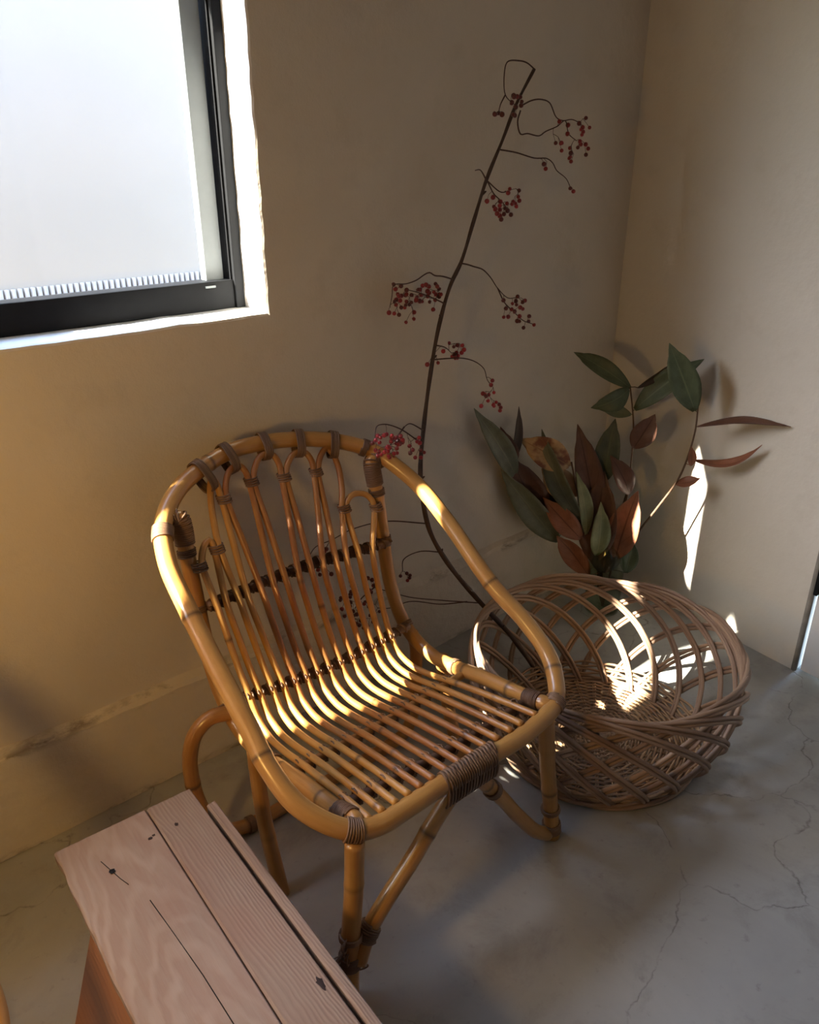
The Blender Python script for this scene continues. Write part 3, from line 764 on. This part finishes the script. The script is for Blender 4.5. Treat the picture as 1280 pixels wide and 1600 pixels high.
# white translucent sheets added outside the glass to mask and shape the sun
M['paper'] = bpy.data.materials.new('translucent_paper')
M['paper'].use_nodes = True
_t = M['paper'].node_tree
_t.nodes.clear()
_o = _t.nodes.new('ShaderNodeOutputMaterial')
_d = _t.nodes.new('ShaderNodeBsdfDiffuse')
_r = _t.nodes.new('ShaderNodeBsdfTranslucent')
_m = _t.nodes.new('ShaderNodeMixShader')
_m.inputs[0].default_value = .6
_d.inputs[0].default_value = (.88, .89, .90, 1)
_r.inputs[0].default_value = (.88, .89, .90, 1)
_t.links.new(_d.outputs[0], _m.inputs[1])
_t.links.new(_r.outputs[0], _m.inputs[2])
_t.links.new(_m.outputs[0], _o.inputs[0])
rnd = random.Random(8)
for x0, x1, zt in ((-2.50, -1.925, WZ1-.052), (-3.70, -2.503, 1.495)):
    mb = MB()
    rows = []
    n = 60
    for k in range(n+1):
        z = WZ0+.066+(zt-WZ0-.066)*k/n
        rows.append([Vector((x0+rnd.uniform(-.001, .001), FY0+.041, z)), Vector(((x0+x1)/2, FY0+.0415, z)), Vector((x1+rnd.uniform(-.0016, .0010), FY0+.041, z))])
    mb.add([p for r in rows for p in r], [(k*3+j, k*3+j+1, (k+1)*3+j+1, (k+1)*3+j) for k in range(n) for j in range(2)])
    mb.build('paper_sheet', M['paper'], win)
# outside: a white rendered boundary wall, an unseen board added to cut the sun, the ground
ext = empty('boundary_wall', (-3, 1.15, 0), 'white rendered boundary wall outside, filling the view through the window', 'wall')
ext['kind'] = 'structure'
mb = MB()
mb.box(-7.0, 3.2, 0, .12, -.2, 2.04)
mb.build('wall_panel', M['ext_white'], ext, smooth=False)
mb = MB()
mb.tube([(0, 0, -.2), (0, 0, .4), (0, 0, 1.02)], .0075, 8)
rib_me = mb.mesh('rib', M['ext_white'])
for k in range(64):
    rb = link('rib', rib_me, ext)
    rb.location = (1.18+k*.019, -.008, 0)
mb = MB()
mb.box(-9, 3, YW+.22, .30, 2.088, 2.15)
mb.build('trim_2', M['eave'], None, 'structure', smooth=False)
mb = MB()
mb.box(-12, 6, YW+.23, 9, -.3, -.2)
mb.build('floor_outside', M['ext_ground'], None, 'structure', smooth=False)

# ------------------------------------------------------------------ rattan armchair
def chair():
    root = empty('rattan_armchair', (-1.387, -.728, 0), 'honey coloured rattan armchair with hooped arms and slatted cane seat, standing whole in the middle', 'chair')
    # big hoop: front rail, arms and top of the back in one pole
    H = catmull(HOOP, .008, True)
    nodes = [arc_at(H, q) for q in ((-.323, .395, .627), (.311, .25, .53), (-.333, .155, .47), (.312, .06, .405), (.02, -.007, .365), (.27, .58, .748), (-.13, .665, .80))]
    mb = MB()
    mb.tube(H, .0180, 14, True, nodes, rnd=.6)
    hoop = mb.build('hoop_frame', M['rattan'], root)
    def on_hoop(q, half, R, turns, name='binding', par=hoop, r=.0021):
        s = arc_at(H, q)
        tot = sum((H[i]-H[i-1]).length for i in range(1, len(H)))
        s0 = s-half if s-half > 0 else s-half+tot
        seg = sub(H, s0, s0+2*half, True)
        m = MB()
        coil(m, seg, R, turns, r)
        return m.build(name, M['binding'], par)
    # uprights that bend into the side rails of the seat
    rails = []
    for sx in (-1, 1):
        P = [Vector((sx*(.243+(.012 if y < .0 else 0)), y, z)) for y, z in RAILP]
        P[0] = Vector((sx*.262, .004, .366))
        P[-1] = Vector((sx*.253, .586, .738))
        P = catmull(P, .008)
        m = MB()
        nn = [arc_at(P, (sx*.243, .25, .33)), arc_at(P, (sx*.243, .12, .35))]
        m.tube(P, .0165, 12, False, nn, rnd=.45+.1*sx)
        rl = m.build('side_rail', M['rattan'], root)
        rails.append(rl)
        for q, half, tn in (((sx*.243, .055, .366), .026, 11), ((sx*.243, .285, .321), .011, 5), ((sx*.243, .46, .35), .008, 4), ((sx*.243, .543, .555), .009, 4), ((sx*.243, .565, .665), .009, 4)):
            s = arc_at(P, q)
            m = MB()
            coil(m, sub(P, s-half, s+half), .0178, tn, .0021)
            m.build('binding', M['binding'], rl)
        # lashing where upright meets hoop
        m = MB()
        s = arc_at(P, (sx*.252, .578, .712))
        coil(m, sub(P, s-.032, s+.05), .0183, 18, .0024)
        m.build('binding', M['binding'], rl)
        if sx < 0:
            continue
        m = MB()
        jc = Vector((sx*.255, .590, .747))
        for k in range(9):
            f = (k-4)/4.0
            up = Vector((f*.55*-sx, .12, 1)).normalized()
            w_ = Vector((1, 0, 0)) if False else Vector((0, -.98, .2))
            c_ = jc+Vector((f*.011, 0, -.006))
            ring = []
            for t in range(19):
                a = 2*math.pi*t/18
                ring.append(c_+up*(math.cos(a)*.0265)+w_*(math.sin(a)*.0205))
            m.tube(ring, .0026, 6)
        m.build('lashing', M['binding'], rl)
    on_hoop((-.262, .005, .372), .017, .0198, 7)
    on_hoop((.264, .005, .374), .014, .0198, 6)
    on_hoop((-.292, .555, .732), .020, .0198, 9)
    on_hoop((.240, .61, .767), .010, .0198, 5)
    on_hoop((.0, -.006, .365), .062, .0198, 22)
    # hairpin canes: two seat slats, two back slats and the loop at the top each
    k_of = lambda i, d: (TIES[i][0]+d, TIES[i][1], TIES[i][2])
    for h in range(7):
        pts = []
        for side in (0, 1):
            i = 2*h+side
            leg = []
            for (y, z) in RODP[:9]:
                if y <= .10:
                    f = y/.10
                    x = FRONTX[i]+(SEATX[i]-FRONTX[i])*.25*f
                elif y <= .42:
                    f = (y-.10)/.32
                    x = FRONTX[i]+(SEATX[i]-FRONTX[i])*(.25+.75*f)
                else:
                    f = (z-.385)/(.575-.385)
                    x = SEATX[i]+(CROSSX[i]-SEATX[i])*f
                leg.append(Vector((x, y, z)))
            leg[0].y = .004
            leg.append(Vector((CROSSX[i], .499, .563)))
            tie = Vector(k_of(h+side, .0058 if side == 0 else -.0058))
            mid = leg[-1].lerp(tie, .55)
            if (tie-leg[-1]).length > .12:
                leg.append(mid)
            leg.append(tie)
            if side == 1:
                leg.reverse()
            pts.append(leg)
        ap = Vector(APEX[h])
        a, b = pts[0][-1], pts[1][0]
        up = (ap-(a+b)/2)
        arc = []
        for t in (.18, .36):
            arc.append(a.lerp(a+up, math.sin(t*math.pi))+(b-a)*(.5-.5*math.cos(t*math.pi))*.9)
        arc.append(ap)
        for t in (.36, .18):
            arc.append(b.lerp(b+up, math.sin(t*math.pi))-(b-a)*(.5-.5*math.cos(t*math.pi))*.9)
        path = catmull(pts[0]+arc+pts[1], .009)
        m = MB()
        L = sum((path[i]-path[i-1]).length for i in range(1, len(path)))
        nn = [random.uniform(.05, .3), random.uniform(.4, .6), random.uniform(L*.6, L*.95), random.uniform(L*.75, L)]
        m.tube(path, .0072, 9, False, nn, nodebump=.12)
        m.build('cane', M['cane'], root)
        if 1 <= h <= 5:
            # binding of the loop under the hoop
            s = arc_at(H, ap+Vector((0, .02, .03)))
            m = MB()
            near = min(H, key=lambda p: (p-ap).length)
            d = (near-ap)
            u = d.normalized()
            ih = H.index(near)
            tg = (H[(ih+1) % len(H)]-H[ih-1]).normalized()
            w_ = u.cross(tg).normalized()
            semi = (d.length+.031)/2
            sq = lambda v: math.copysign(abs(v)**.72, v)
            for j in range(5):
                c_ = ap-u*.010+u*semi+tg*((j-2)*.0040)
                ring = [c_+u*(sq(math.cos(t*math.pi/10))*semi)+w_*(sq(math.sin(t*math.pi/10))*.0212) for t in range(21)]
                m.tube(ring, .0024, 6)
            m.build('binding', M['binding'], hoop)
    # ties that join neighbouring loops
    for i in range(8):
        m = MB()
        c_ = Vector(TIES[i])
        for j in range(4):
            z = (j-1.5)*.0042
            ring = [c_+Vector((0.0150*math.cos(t*math.pi/8), .0090*math.sin(t*math.pi/8)+z*.7, z)) for t in range(17)]
            m.tube(ring, .0021, 6)
        m.build('tie', M['binding'], root)
    # cross bars with a lashing at each cane
    def bar(P, r, xs, dy, dz, mat, wrap=False, up=Vector((0, 0, 1))):
        m = MB()
        P = catmull(P, .012)
        m.tube(P, r, 10, False, [], rnd=.4)
        b = m.build('cross_bar', mat, root)
        if wrap:
            m = MB()
            coil(m, P, r+.0012, 24, .0030, 6, 0, .6)
            m.build('binding', M['binding'], b)
        for x in xs:
            m = MB()
            q = min(P, key=lambda p: abs(p.x-x))
            c_ = Vector((x, q.y, q.z))+up*(r*.45)
            v_ = Vector((1, 0, 0)).cross(up)
            for j in (-1, 1):
                ring = []
                for t in range(13):
                    a = 2*math.pi*t/12
                    ring.append(c_+up*(math.cos(a)*(r+.0085))+v_*(math.sin(a)*(r+.003))+Vector((j*.0055*math.cos(a)+random.uniform(-.0008, .0008), 0, 0)))
                m.tube(ring, .0017, 5)
            m.build('tie', M['binding'], b)
        return b
    bar([(-.232, .522, .560), (0, .526, .568), (.238, .517, .556)], .0105, CROSSX, 0, 0, M['oldbar'], True, Vector((0, -.94, .34)))
    bar([(-.222, .432, .378), (0, .424, .363), (.222, .428, .372)], .0100, SEATX, 0, 0, M['oldbar'], True, Vector((0, -.75, .66)))
    midx = [FRONTX[i]+(SEATX[i]-FRONTX[i])*.55 for i in range(14)]
    bar([(-.24, .232, .328), (0, .232, .329), (.24, .250, .324)], .0095, midx, 0, 0, M['cane'])
    bar([(-.235, .082, .353), (0, .063, .354), (.24, .066, .354)], .0105, FRONTX, 0, 0, M['oldbar'])
    # front legs
    legp = {-1: [(-.256, .004, .352), (-.263, .002, .25), (-.276, .0, .13), (-.284, -.002, .0)], 1: [(.232, .006, .352), (.248, .004, .22), (.268, .002, .10), (.283, .0, .0)]}
    for sx in (-1, 1):
        P = catmull(legp[sx], .01)
        m = MB()
        m.tube(P, .0172, 12, False, [.09, .21], rnd=.5)
        lg = m.build('leg', M['rattan'], root)
        m = MB()
        s0 = .20 if sx < 0 else .26
        coil(m, sub(P, s0, s0+.022), .0192, 5, .0028)
        m.build('binding', M['binding'], lg)
        m = MB()
        coil(m, sub(P, s0+.05, s0+.085), .0192, 9, .0024)
        m.build('binding', M['binding'], lg)
        if sx < 0:
            # loose curls of the unravelling binding
            for k in range(22):
                m = MB()
                z = .145-.0045*k+random.uniform(-.004, .004)
                f = (.352-z)/.352
                c_ = Vector((-.256-.028*f, .002, z))
                an = random.choice((0.2, 3.3, -.5, 3.8, .6, 2.8))+random.uniform(-.5, .5)
                e = Vector((math.cos(an), math.sin(an)*.6-.25, 0)).normalized()
                cc = c_+e*.026
                rr = random.uniform(.008, .0125)
                upv = Vector((random.uniform(-.3, .3), random.uniform(-.3, .3), 1)).normalized()
                ring = [cc+e*(math.cos(t*math.pi/7)*rr)+upv*(math.sin(t*math.pi/7)*rr*.85) for t in range(15)]
                m.tube(ring, .0015, 5)
                m.build('loose_curl', M['binding'], lg)
    # bent brace from foot to foot under the front rail
    P = catmull([(-.268, -.012, .085), (-.244, -.010, .139), (-.2, -.008, .184), (-.139, -.006, .235), (-.062, -.004, .308), (-.015, .0, .329), (.02, .0, .326), (.085, .0, .25), (.159, .0, .14), (.225, .0, .052), (.262, .0, .020)], .008)
    m = MB()
    m.tube(P, .0155, 12, False, [arc_at(P, (-.1, 0, .27)), arc_at(P, (.05, 0, .29))], rnd=.42)
    br = m.build('brace', M['rattan'], root)
    m = MB()
    s = arc_at(P, (.075, 0, .26)); coil(m, sub(P, s-.016, s+.016), .0172, 7, .0024)
    m.build('binding', M['binding'], br)
    m = MB()
    s = arc_at(P, (-.243, -.01, .14)); coil(m, sub(P, s-.022, s+.016), .0174, 7, .0026, 6, .001)
    m.build('binding', M['binding'], br)
    m = MB()
    for j in range(17):
        x = -.062+j*.0078
        c_ = Vector((x, -.003, .348+.0))
        ring = [c_+Vector((.003*math.cos(t*math.pi/8), .0205*math.cos(t*math.pi/8), .039*math.sin(t*math.pi/8))) for t in range(17)]
        m.tube(ring, .0030, 6)
    m.build('lashing', M['binding'], br)
    # rear legs: flat hoop that stands behind the seat
    P = catmull([(-.235, .440, .345), (-.285, .450, .352), (-.318, .455, .330), (-.336, .458, .285), (-.340, .460, .220), (-.333, .460, .150), (-.312, .460, .080), (-.280, .458, .036), (-.230, .455, .0175), (-.1, .452, .0165), (.05, .452, .0165), (.18, .455, .0165), (.235, .455, .03), (.262, .455, .08), (.268, .452, .18), (.262, .446, .29), (.244, .440, .335)], .01)
    m = MB()
    m.tube(P, .0160, 12, False, [arc_at(P, (-.23, .455, .018)), arc_at(P, (-.335, .46, .2))], rnd=.1)
    rh = m.build('rear_hoop', M['oldbar'] if False else M['rattan'], root)
    m = MB()
    s = arc_at(P, (-.225, .455, .018)); coil(m, sub(P, s-.014, s+.014), .0178, 6, .0023)
    m.build('binding', M['binding'], rh)
    # middle legs
    for sx in (-1, 1):
        P = catmull([(sx*.252, .342, .318), (sx*.258, .318, .17), (sx*.262, .262, .0)], .012)
        m = MB()
        m.tube(P, .0158, 12, False, [.03, .2], rnd=.4)
        m.build('leg', M['rattan'], root)
    return root
ch1 = chair()
ch2 = copy_tree(ch1)
ch2.location = (-2.514, -.815, 0)
ch1['group'] = 'rattan armchairs by the window'
ch2['group'] = 'rattan armchairs by the window'
ch2['label'] = 'second rattan armchair cut off by the left edge, only its arm showing beside the crate'

# ------------------------------------------------------------------ wicker basket
def basket():
    C0 = Vector((-.770, -.590, 0))
    root = empty('wicker_basket', C0, 'round open-work wicker basket of paired grey brown willow rods on the floor', 'basket')
    H = .305
    prof = [(0.0, .222), (.02, .243), (.06, .274), (.12, .306), (.18, .324), (.24, .329), (.28, .325), (.33, .315)]
    def rad(z):
        for (z0, r0), (z1, r1) in zip(prof[:-1], prof[1:]):
            if z <= z1:
                return r0+(r1-r0)*(z-z0)/(z1-z0)
        return prof[-1][1]
    N = 20
    A = math.radians(80)
    cr = math.pi/N
    for k in range(N):
        ph = 2*math.pi*k/N+.05+random.uniform(-.03, .03)
        hh = H+random.uniform(-.010, .008)
        for side in (-1, 1):
            pts = []
            n = 74
            for j in range(n+1):
                t = -1+2*j/n
                z = .012+(hh-.012)*(1-abs(t)**2.35)
                a = ph+A*t
                top = max(0, 1-abs(t)*1.5)
                r = rad(z)+.0056*math.tanh(t*4)+.006*t*top
                # side by side within the surface: shift along the normal of the path
                dz = -(hh)*2.35*(abs(t)**1.35)*(1 if t > 0 else -1)
                da = A*rad(z)
                ln = math.hypot(dz, da)
                oz = da/ln*.0050*side
                oa = -dz/ln*.0050*side/rad(z)
                zz = max(.008, z+oz+.004*t*top)
                pts.append(Vector((math.cos(a+oa)*r, math.sin(a+oa)*r, zz)))
            m = MB()
            m.tube(pts, .0049, 7, rnd=random.random())
            m.build('strand', M['wicker'], root)
    # loosely twisted foot
    for (z, r, n_, amp, rr, name) in ((.013, .246, 4, .0075, .0052, 'foot_strand'),):
        for k in range(n_):
            pts = []
            for j in range(180):
                a = 2*math.pi*j/180
                w = a*3+2*math.pi*k/n_
                pts.append(Vector(((r+amp*math.cos(w))*math.cos(a), (r+amp*math.cos(w))*math.sin(a), z+amp*.8*math.sin(w))))
            m = MB()
            m.tube(pts, rr, 7, True, rnd=random.random())
            m.build(name, M['wicker'], root)
    # woven base that curves up into the wall
    m = MB()
    i = 0
    r = .03
    while r < .232:
        pts = []
        n = 96
        for j in range(n):
            a = 2*math.pi*j/n
            pts.append(Vector((math.cos(a)*r, math.sin(a)*r, .016+.0036*math.cos(14*a+i*math.pi))))
        m.tube(pts, .0034, 5, True, rnd=random.random())
        r += .0072
        i += 1
    for z in (.024, .032, .040, .048, .056):
        pts = []
        for j in range(120):
            a = 2*math.pi*j/120
            q = rad(z)-.002+.0038*math.cos(20*a+i*math.pi)
            pts.append(Vector((math.cos(a)*q, math.sin(a)*q, z)))
        m.tube(pts, .0036, 5, True, rnd=random.random())
        i += 1
    m.build('base_weave', M['weave'], root, 'stuff')
    for k in range(28):
        a = 2*math.pi*k/28
        m = MB()
        for o_ in (-1, 1):
            d = Vector((math.cos(a), math.sin(a), 0)); s = Vector((-d.y, d.x, 0))*.003*o_
            m.tube([d*.012+s+Vector((0, 0, .016)), d*.12+s+Vector((0, 0, .016)), d*.228+s+Vector((0, 0, .018))], .0028, 6)
        m.build('spoke', M['weave'], root)
    return root
basket()

# ------------------------------------------------------------------ tall berry branch leaning on the wall
def berry_branch():
    base = Vector(STEM[0]); base.z = 0
    root = empty('berry_branch', base, 'tall bare branch with clusters of small red berries leaning against the back wall', 'branch')
    m = MB()
    P = catmull([Vector((base.x, base.y, .004))]+[Vector(p) for p in STEM[1:]], .012)
    m.tube([p-base for p in P], lambda t: .0075*(1-t)+.0036*t+.0005*math.sin(t*90), 9)
    rnd = random.Random(9)
    for q in range(22, len(P)-4, 9):
        if rnd.random() < .75:
            d = Vector((rnd.uniform(-1, 1), rnd.uniform(-.6, .2), .5)).normalized()
            m.tube([P[q]-base, P[q]-base+d*.009, P[q]-base+d*.013], lambda t: .0042*(1-t*.7), 6)
    m.build('stem', M['bark'], root)
    sph = {}
    for key in 'drb':
        bm = bmesh.new()
        bmesh.ops.create_uvsphere(bm, u_segments=10, v_segments=7, radius=.0056)
        for v in bm.verts:
            if v.co.z < -.0050:
                v.co.z += .0012
        me = bpy.data.meshes.new('berry')
        bm.to_mesh(me)
        bm.free()
        me.materials.append(M['berry_'+key])
        me.polygons.foreach_set('use_smooth', [True]*len(me.polygons))
        sph[key] = me
    for paths, berries, tone in TWIGS:
        m = MB()
        nodes = []
        for p in paths:
            Q = catmull(p, .008)
            nodes += Q[len(Q)//4:]
            m.tube([q-base for q in Q], lambda t: .0019*(1-t)+.0010*t, 6)
        spots = []
        for b in berries:
            b = Vector(b)
            c = min(nodes, key=lambda q: (q-b).length+.35*max(0, b.z-q.z))
            if (c-b).length > .006:
                mid = c.lerp(b, .5)+Vector((rnd.uniform(-.004, .004), rnd.uniform(-.004, .004), .004))
                m.tube([c-base, mid-base, b-base], .0006, 4, cap=False)
                nodes.append(mid)
            spots.append(b)
        tw = m.build('twig', M['twig'], root)
        for b in spots:
            k = tone
            u = rnd.random()
            if tone == 'm':
                k = 'd' if u < .6 else 'r'
            elif tone == 'r':
                k = 'r' if u < .55 else ('d' if u < .85 else 'b')
            elif tone == 'b':
                k = 'b' if u < .6 else ('r' if u < .92 else 'd')
            elif tone == 'd':
                k = 'd' if u < .85 else 'r'
            o = link('berry', sph[k], tw)
            o.location = b-base
            s = rnd.uniform(.82, 1.12)
            o.scale = (s, s, s)
            o.rotation_euler = (rnd.uniform(0, 3), rnd.uniform(0, 3), rnd.uniform(0, 3))
berry_branch()

# ------------------------------------------------------------------ glass bottle with leafy branches
VB = Vector(VASE)
def lathe(prof, n=36):
    m = MB()
    vs_ = []
    for r, z in prof:
        for k in range(n):
            a = 2*math.pi*k/n
            vs_.append(Vector((r*math.cos(a), r*math.sin(a), z)))
    fs = []
    for j in range(len(prof)-1):
        for k in range(n):
            fs.append((j*n+k, j*n+(k+1) % n, (j+1)*n+(k+1) % n, (j+1)*n+k))
    m.add(vs_, fs)
    return m
m = lathe([(.0005, .004), (.045, .004), (.056, .012), (.058, .04), (.058, .19), (.054, .215), (.044, .238), (.037, .25), (.036, .268), (.039, .274), (.0375, .275), (.034, .268), (.035, .25), (.042, .236), (.051, .213), (.055, .19), (.055, .04), (.053, .016), (.0005, .010)])
bot = m.build('glass_bottle', M['bottle'])
bot.location = VB
tag(bot, 'clear glass bottle vase holding leafy branches, in the corner behind the basket', 'vase')

SL = ['tall dark leafy branch at the middle of the bottle with green leaves at its tip',
      'leafy branch leaning right towards the door, with thin horizontal leaves',
      'leafy branch with tan, rust and green leaves, left of the middle in the bottle',
      'leafy branch leaning farthest left, with grey green and dark brown leaves',
      'short leafy branch with broad brown leaves at the heart of the bunch']
roots = []
for i, (pts, r) in enumerate(LSTEMS):
    b = Vector(pts[-1])
    foot = Vector((VB.x+(b.x-VB.x)*.3, VB.y+(b.y-VB.y)*.3, .02))
    rt = empty('leafy_branch', foot, SL[i], 'branch', 'leafy branches in the glass bottle')
    roots.append(rt)
    P = [Vector(p) for p in pts]
    P = [p for p in P if p.z > .06]+[foot]
    neck = Vector((VB.x, VB.y, .262))
    Q = []
    for p in P:
        if p.z < .30 and p.z > .05:
            d = Vector((p.x-VB.x, p.y-VB.y, 0))
            if d.length > .024:
                d = d.normalized()*.024
            p = Vector((VB.x+d.x, VB.y+d.y, p.z))
        Q.append(p)
    Q = catmull(Q, .012)
    m = MB()
    m.tube([p-foot for p in Q], lambda t: r*(.65+.35*min(1, t*2)), 8)
    st = m.build('stem', M['stem'], rt)
    rt['n'] = i
    roots[i] = (rt, Q)
VIEW = Vector((-2.211, -1.530, 1.40))
BACK = {'green': 'l_brown', 'pale': 'l_brown', 'lightgreen': 'l_rust', 'greygreen': 'l_brown', 'teal': 'l_brown', 'brown': 'l_green', 'rust': 'l_greygreen', 'dark': 'l_brown', 'tan': 'l_greygreen', 'tan2': 'l_greygreen', 'edge': 'l_pale'}
for (i, bp, tp, w, colr, roll, curl) in LEAVES:
    rt, Q = roots[i]
    org = rt.location
    bp = Vector(bp); tp = Vector(tp)
    D = tp-bp
    Ln = D.length
    t_ = D.normalized()
    view = ((bp+tp)/2-VIEW).normalized()
    sd = t_.cross(view).normalized()
    sd = Quaternion(t_, math.radians(roll)) @ sd
    nm = sd.cross(t_).normalized()
    if nm.dot(view) > 0:
        nm = -nm
    m = MB()
    nu, nv = 14, 6
    vs_, uv = [], []
    for a in range(nu+1):
        t = a/nu
        hw = w/2*(max(0, math.sin(math.pi*min(1, t*.97+.03)))**.8)*(1.08-.22*t)
        c = bp+D*t+nm*(curl*Ln*math.sin(math.pi*t))+nm*(-.06*Ln*t*t*(1 if curl > 0 else -1))*.6
        if t > .85:
            hw = max(hw*.8, .0006)
        for b in range(nv+1):
            s = -1+2*b/nv
            q = c+sd*(s*hw)-nm*(-abs(s)**1.5*hw*.34)+nm*(.05*hw*math.sin(9*t+3*s))
            wx = .0955*q.y-.006
            if q.y > -.008:
                q.y = -.008
            if q.x > wx:
                q.x = wx
            vs_.append(q-org)
            uv.append((t, b/nv))
    fs = [(a*(nv+1)+b, a*(nv+1)+b+1, (a+1)*(nv+1)+b+1, (a+1)*(nv+1)+b) for a in range(nu) for b in range(nv)]
    # wind the faces so that the visible side carries the first material
    e1 = vs_[fs[20][1]]-vs_[fs[20][0]]; e2 = vs_[fs[20][3]]-vs_[fs[20][0]]
    if e1.cross(e2).dot(nm) < 0:
        fs = [tuple(reversed(f)) for f in fs]
    m.add(vs_, fs, uv)
    near = min(Q, key=lambda p: (p-bp).length)
    if (near-bp).length < .06:
        m.tube([near-org, near.lerp(bp, .6)-org+Vector((0, 0, .002)), bp-org], .0013, 6)
    front_m = M['l_'+colr] if colr != 'edge' else M['l_brown']
    o = m.build('leaf', [front_m, M[BACK[colr]]], rt)
    sol = o.modifiers.new('thickness', 'SOLIDIFY')
    sol.thickness = .0009
    sol.offset = -1
    sol.material_offset = 1
for rt, Q in roots:
    del rt['n']

# ------------------------------------------------------------------ wooden crate stool at the lower left
def crate():
    A, B, F = Vector(CRATE[0]), Vector(CRATE[1]), Vector(CRATE[2])
    ex = (B-A).normalized(); ey = Vector((ex.y, -ex.x, 0)).normalized()   # ey runs towards the camera
    W = (B-A).length
    L = .80
    root = empty('wooden_crate', A-Vector((0, 0, A.z)), 'weathered wooden crate stool with two pinkish grey top planks, lower left', 'crate')
    root.rotation_euler = (0, 0, math.atan2(ex.y, ex.x))
    Z = .32
    th = .021
    # local frame: x across, -y towards the camera
    split = W*.655
    rnd = random.Random(2)
    def plank(x0, x1, y0, y1, z0, z1, name, mat, ragged=0.0):
        m = MB()
        n = 44
        lo, hi = [], []
        rows = []
        for k in range(n+1):
            y = y0+(y1-y0)*k/n
            j0 = rnd.uniform(-ragged, ragged*.3) if ragged else 0
            w = .0006*math.sin(y*21)
            rows.append([Vector((x0-j0, y, z0)), Vector((x0-j0-.0005, y, z1-.003)), Vector((x0+.003-j0*.5, y, z1+w)), Vector(((x0+x1)/2, y, z1+w+.0006*math.sin(y*13))), Vector((x1-.0022, y, z1-w)), Vector((x1, y, z1-.0025)), Vector((x1, y, z0))])
        q = len(rows[0])
        fs = [(k*q+j, k*q+(j+1) % q, (k+1)*q+(j+1) % q, (k+1)*q+j) for k in range(n) for j in range(q)]
        fs.append(tuple(range(q-1, -1, -1)))
        fs.append(tuple(n*q+j for j in range(q)))
        m.add([p for r in rows for p in r], fs)
        return m.build(name, mat, root, smooth=False)
    plank(0, split-.0012, 0, -L, Z-th, Z, 'plank', M['plank_a'], .0022)
    plank(split+.0012, W, -.001, -L, Z-th, Z+.0008, 'plank', M['plank_b'])
    # knots, nail and split on the top
    def disc(x, y, r, name='nail', sq=1.0):
        m = MB()
        j = [rnd.uniform(.72, 1.2) for _ in range(16)]
        vs_ = [Vector((x+r*j[a]*math.cos(a*.3927), y+sq*r*j[a]*math.sin(a*.3927), Z+.0009)) for a in range(16)]
        vs_ += [Vector((x+r*.6*j[a]*math.cos(a*.3927), y+sq*r*.6*j[a]*math.sin(a*.3927), Z+.0015)) for a in range(16)]
        fs = [(a, (a+1) % 16, 16+(a+1) % 16, 16+a) for a in range(16)]+[tuple(range(16, 32))]
        m.add(vs_, fs)
        return m.build(name, M['metal'] if name == 'nail' else M['knot'], root)
    disc(.064, -.098, .0050, 'nail')
    disc(.140, -.070, .0042, 'knot', .8)
    disc(.147, -.067, .0030, 'knot', .9)
    disc(.188, -.068, .0036, 'knot', 1.3)
    disc(.231, -.475, .0050, 'knot', 2.6)
    m = MB()
    m.tube([(.056, -.066, Z), (.061, -.086, Z), (.070, -.122, Z), (.076, -.140, Z)], .0006, 5)
    m.tube([(.092, -.19, Z), (.098, -.27, Z), (.104, -.36, Z), (.108, -.5, Z)], .0008, 5)
    m.build('split_line', M['metal'], root)
    # splayed side boards under the top
    for (xa, xb, y0, nm_) in ((.012, -.075, -.150, 'side_board'), (W-.012, W+.05, -.06, 'side_board')):
        s = 1 if xb < xa else -1
        m = MB()
        m.prism([(xb, y0+.012, 0), (xb+.02*s, y0+.012, 0), (xb+.02*s, -L+.02, 0), (xb, -L+.02, 0)],
                [(xa, y0, Z-th), (xa+.02*s, y0, Z-th), (xa+.02*s, -L+.02, Z-th), (xa, -L+.02, Z-th)])
        m.build(nm_, M['board'], root, smooth=False, bevel=.0012)
    m = MB()
    m.prism([(-.045, -.17, .02), (W+.03, -.17, .02), (W+.03, -.188, .02), (-.045, -.188, .02)], [(.03, -.16, Z-th), (W-.03, -.16, Z-th), (W-.03, -.178, Z-th), (.03, -.178, Z-th)])
    m.build('end_board', M['board'], root, smooth=False)
    m = MB()
    m.prism([(-.06, -L+.05, .02), (W+.04, -L+.05, .02), (W+.04, -L+.032, .02), (-.06, -L+.032, .02)], [(.03, -L+.05, Z-th), (W-.03, -L+.05, Z-th), (W-.03, -L+.032, Z-th), (.03, -L+.032, Z-th)])
    m.build('end_board', M['board'], root, smooth=False)
    # narrow edging strip along the right side
    plank(W+.008, W+.025, -.055, -L, Z-.045, Z-.002, 'edge_strip', M['plank_b'])
    return root
crate()
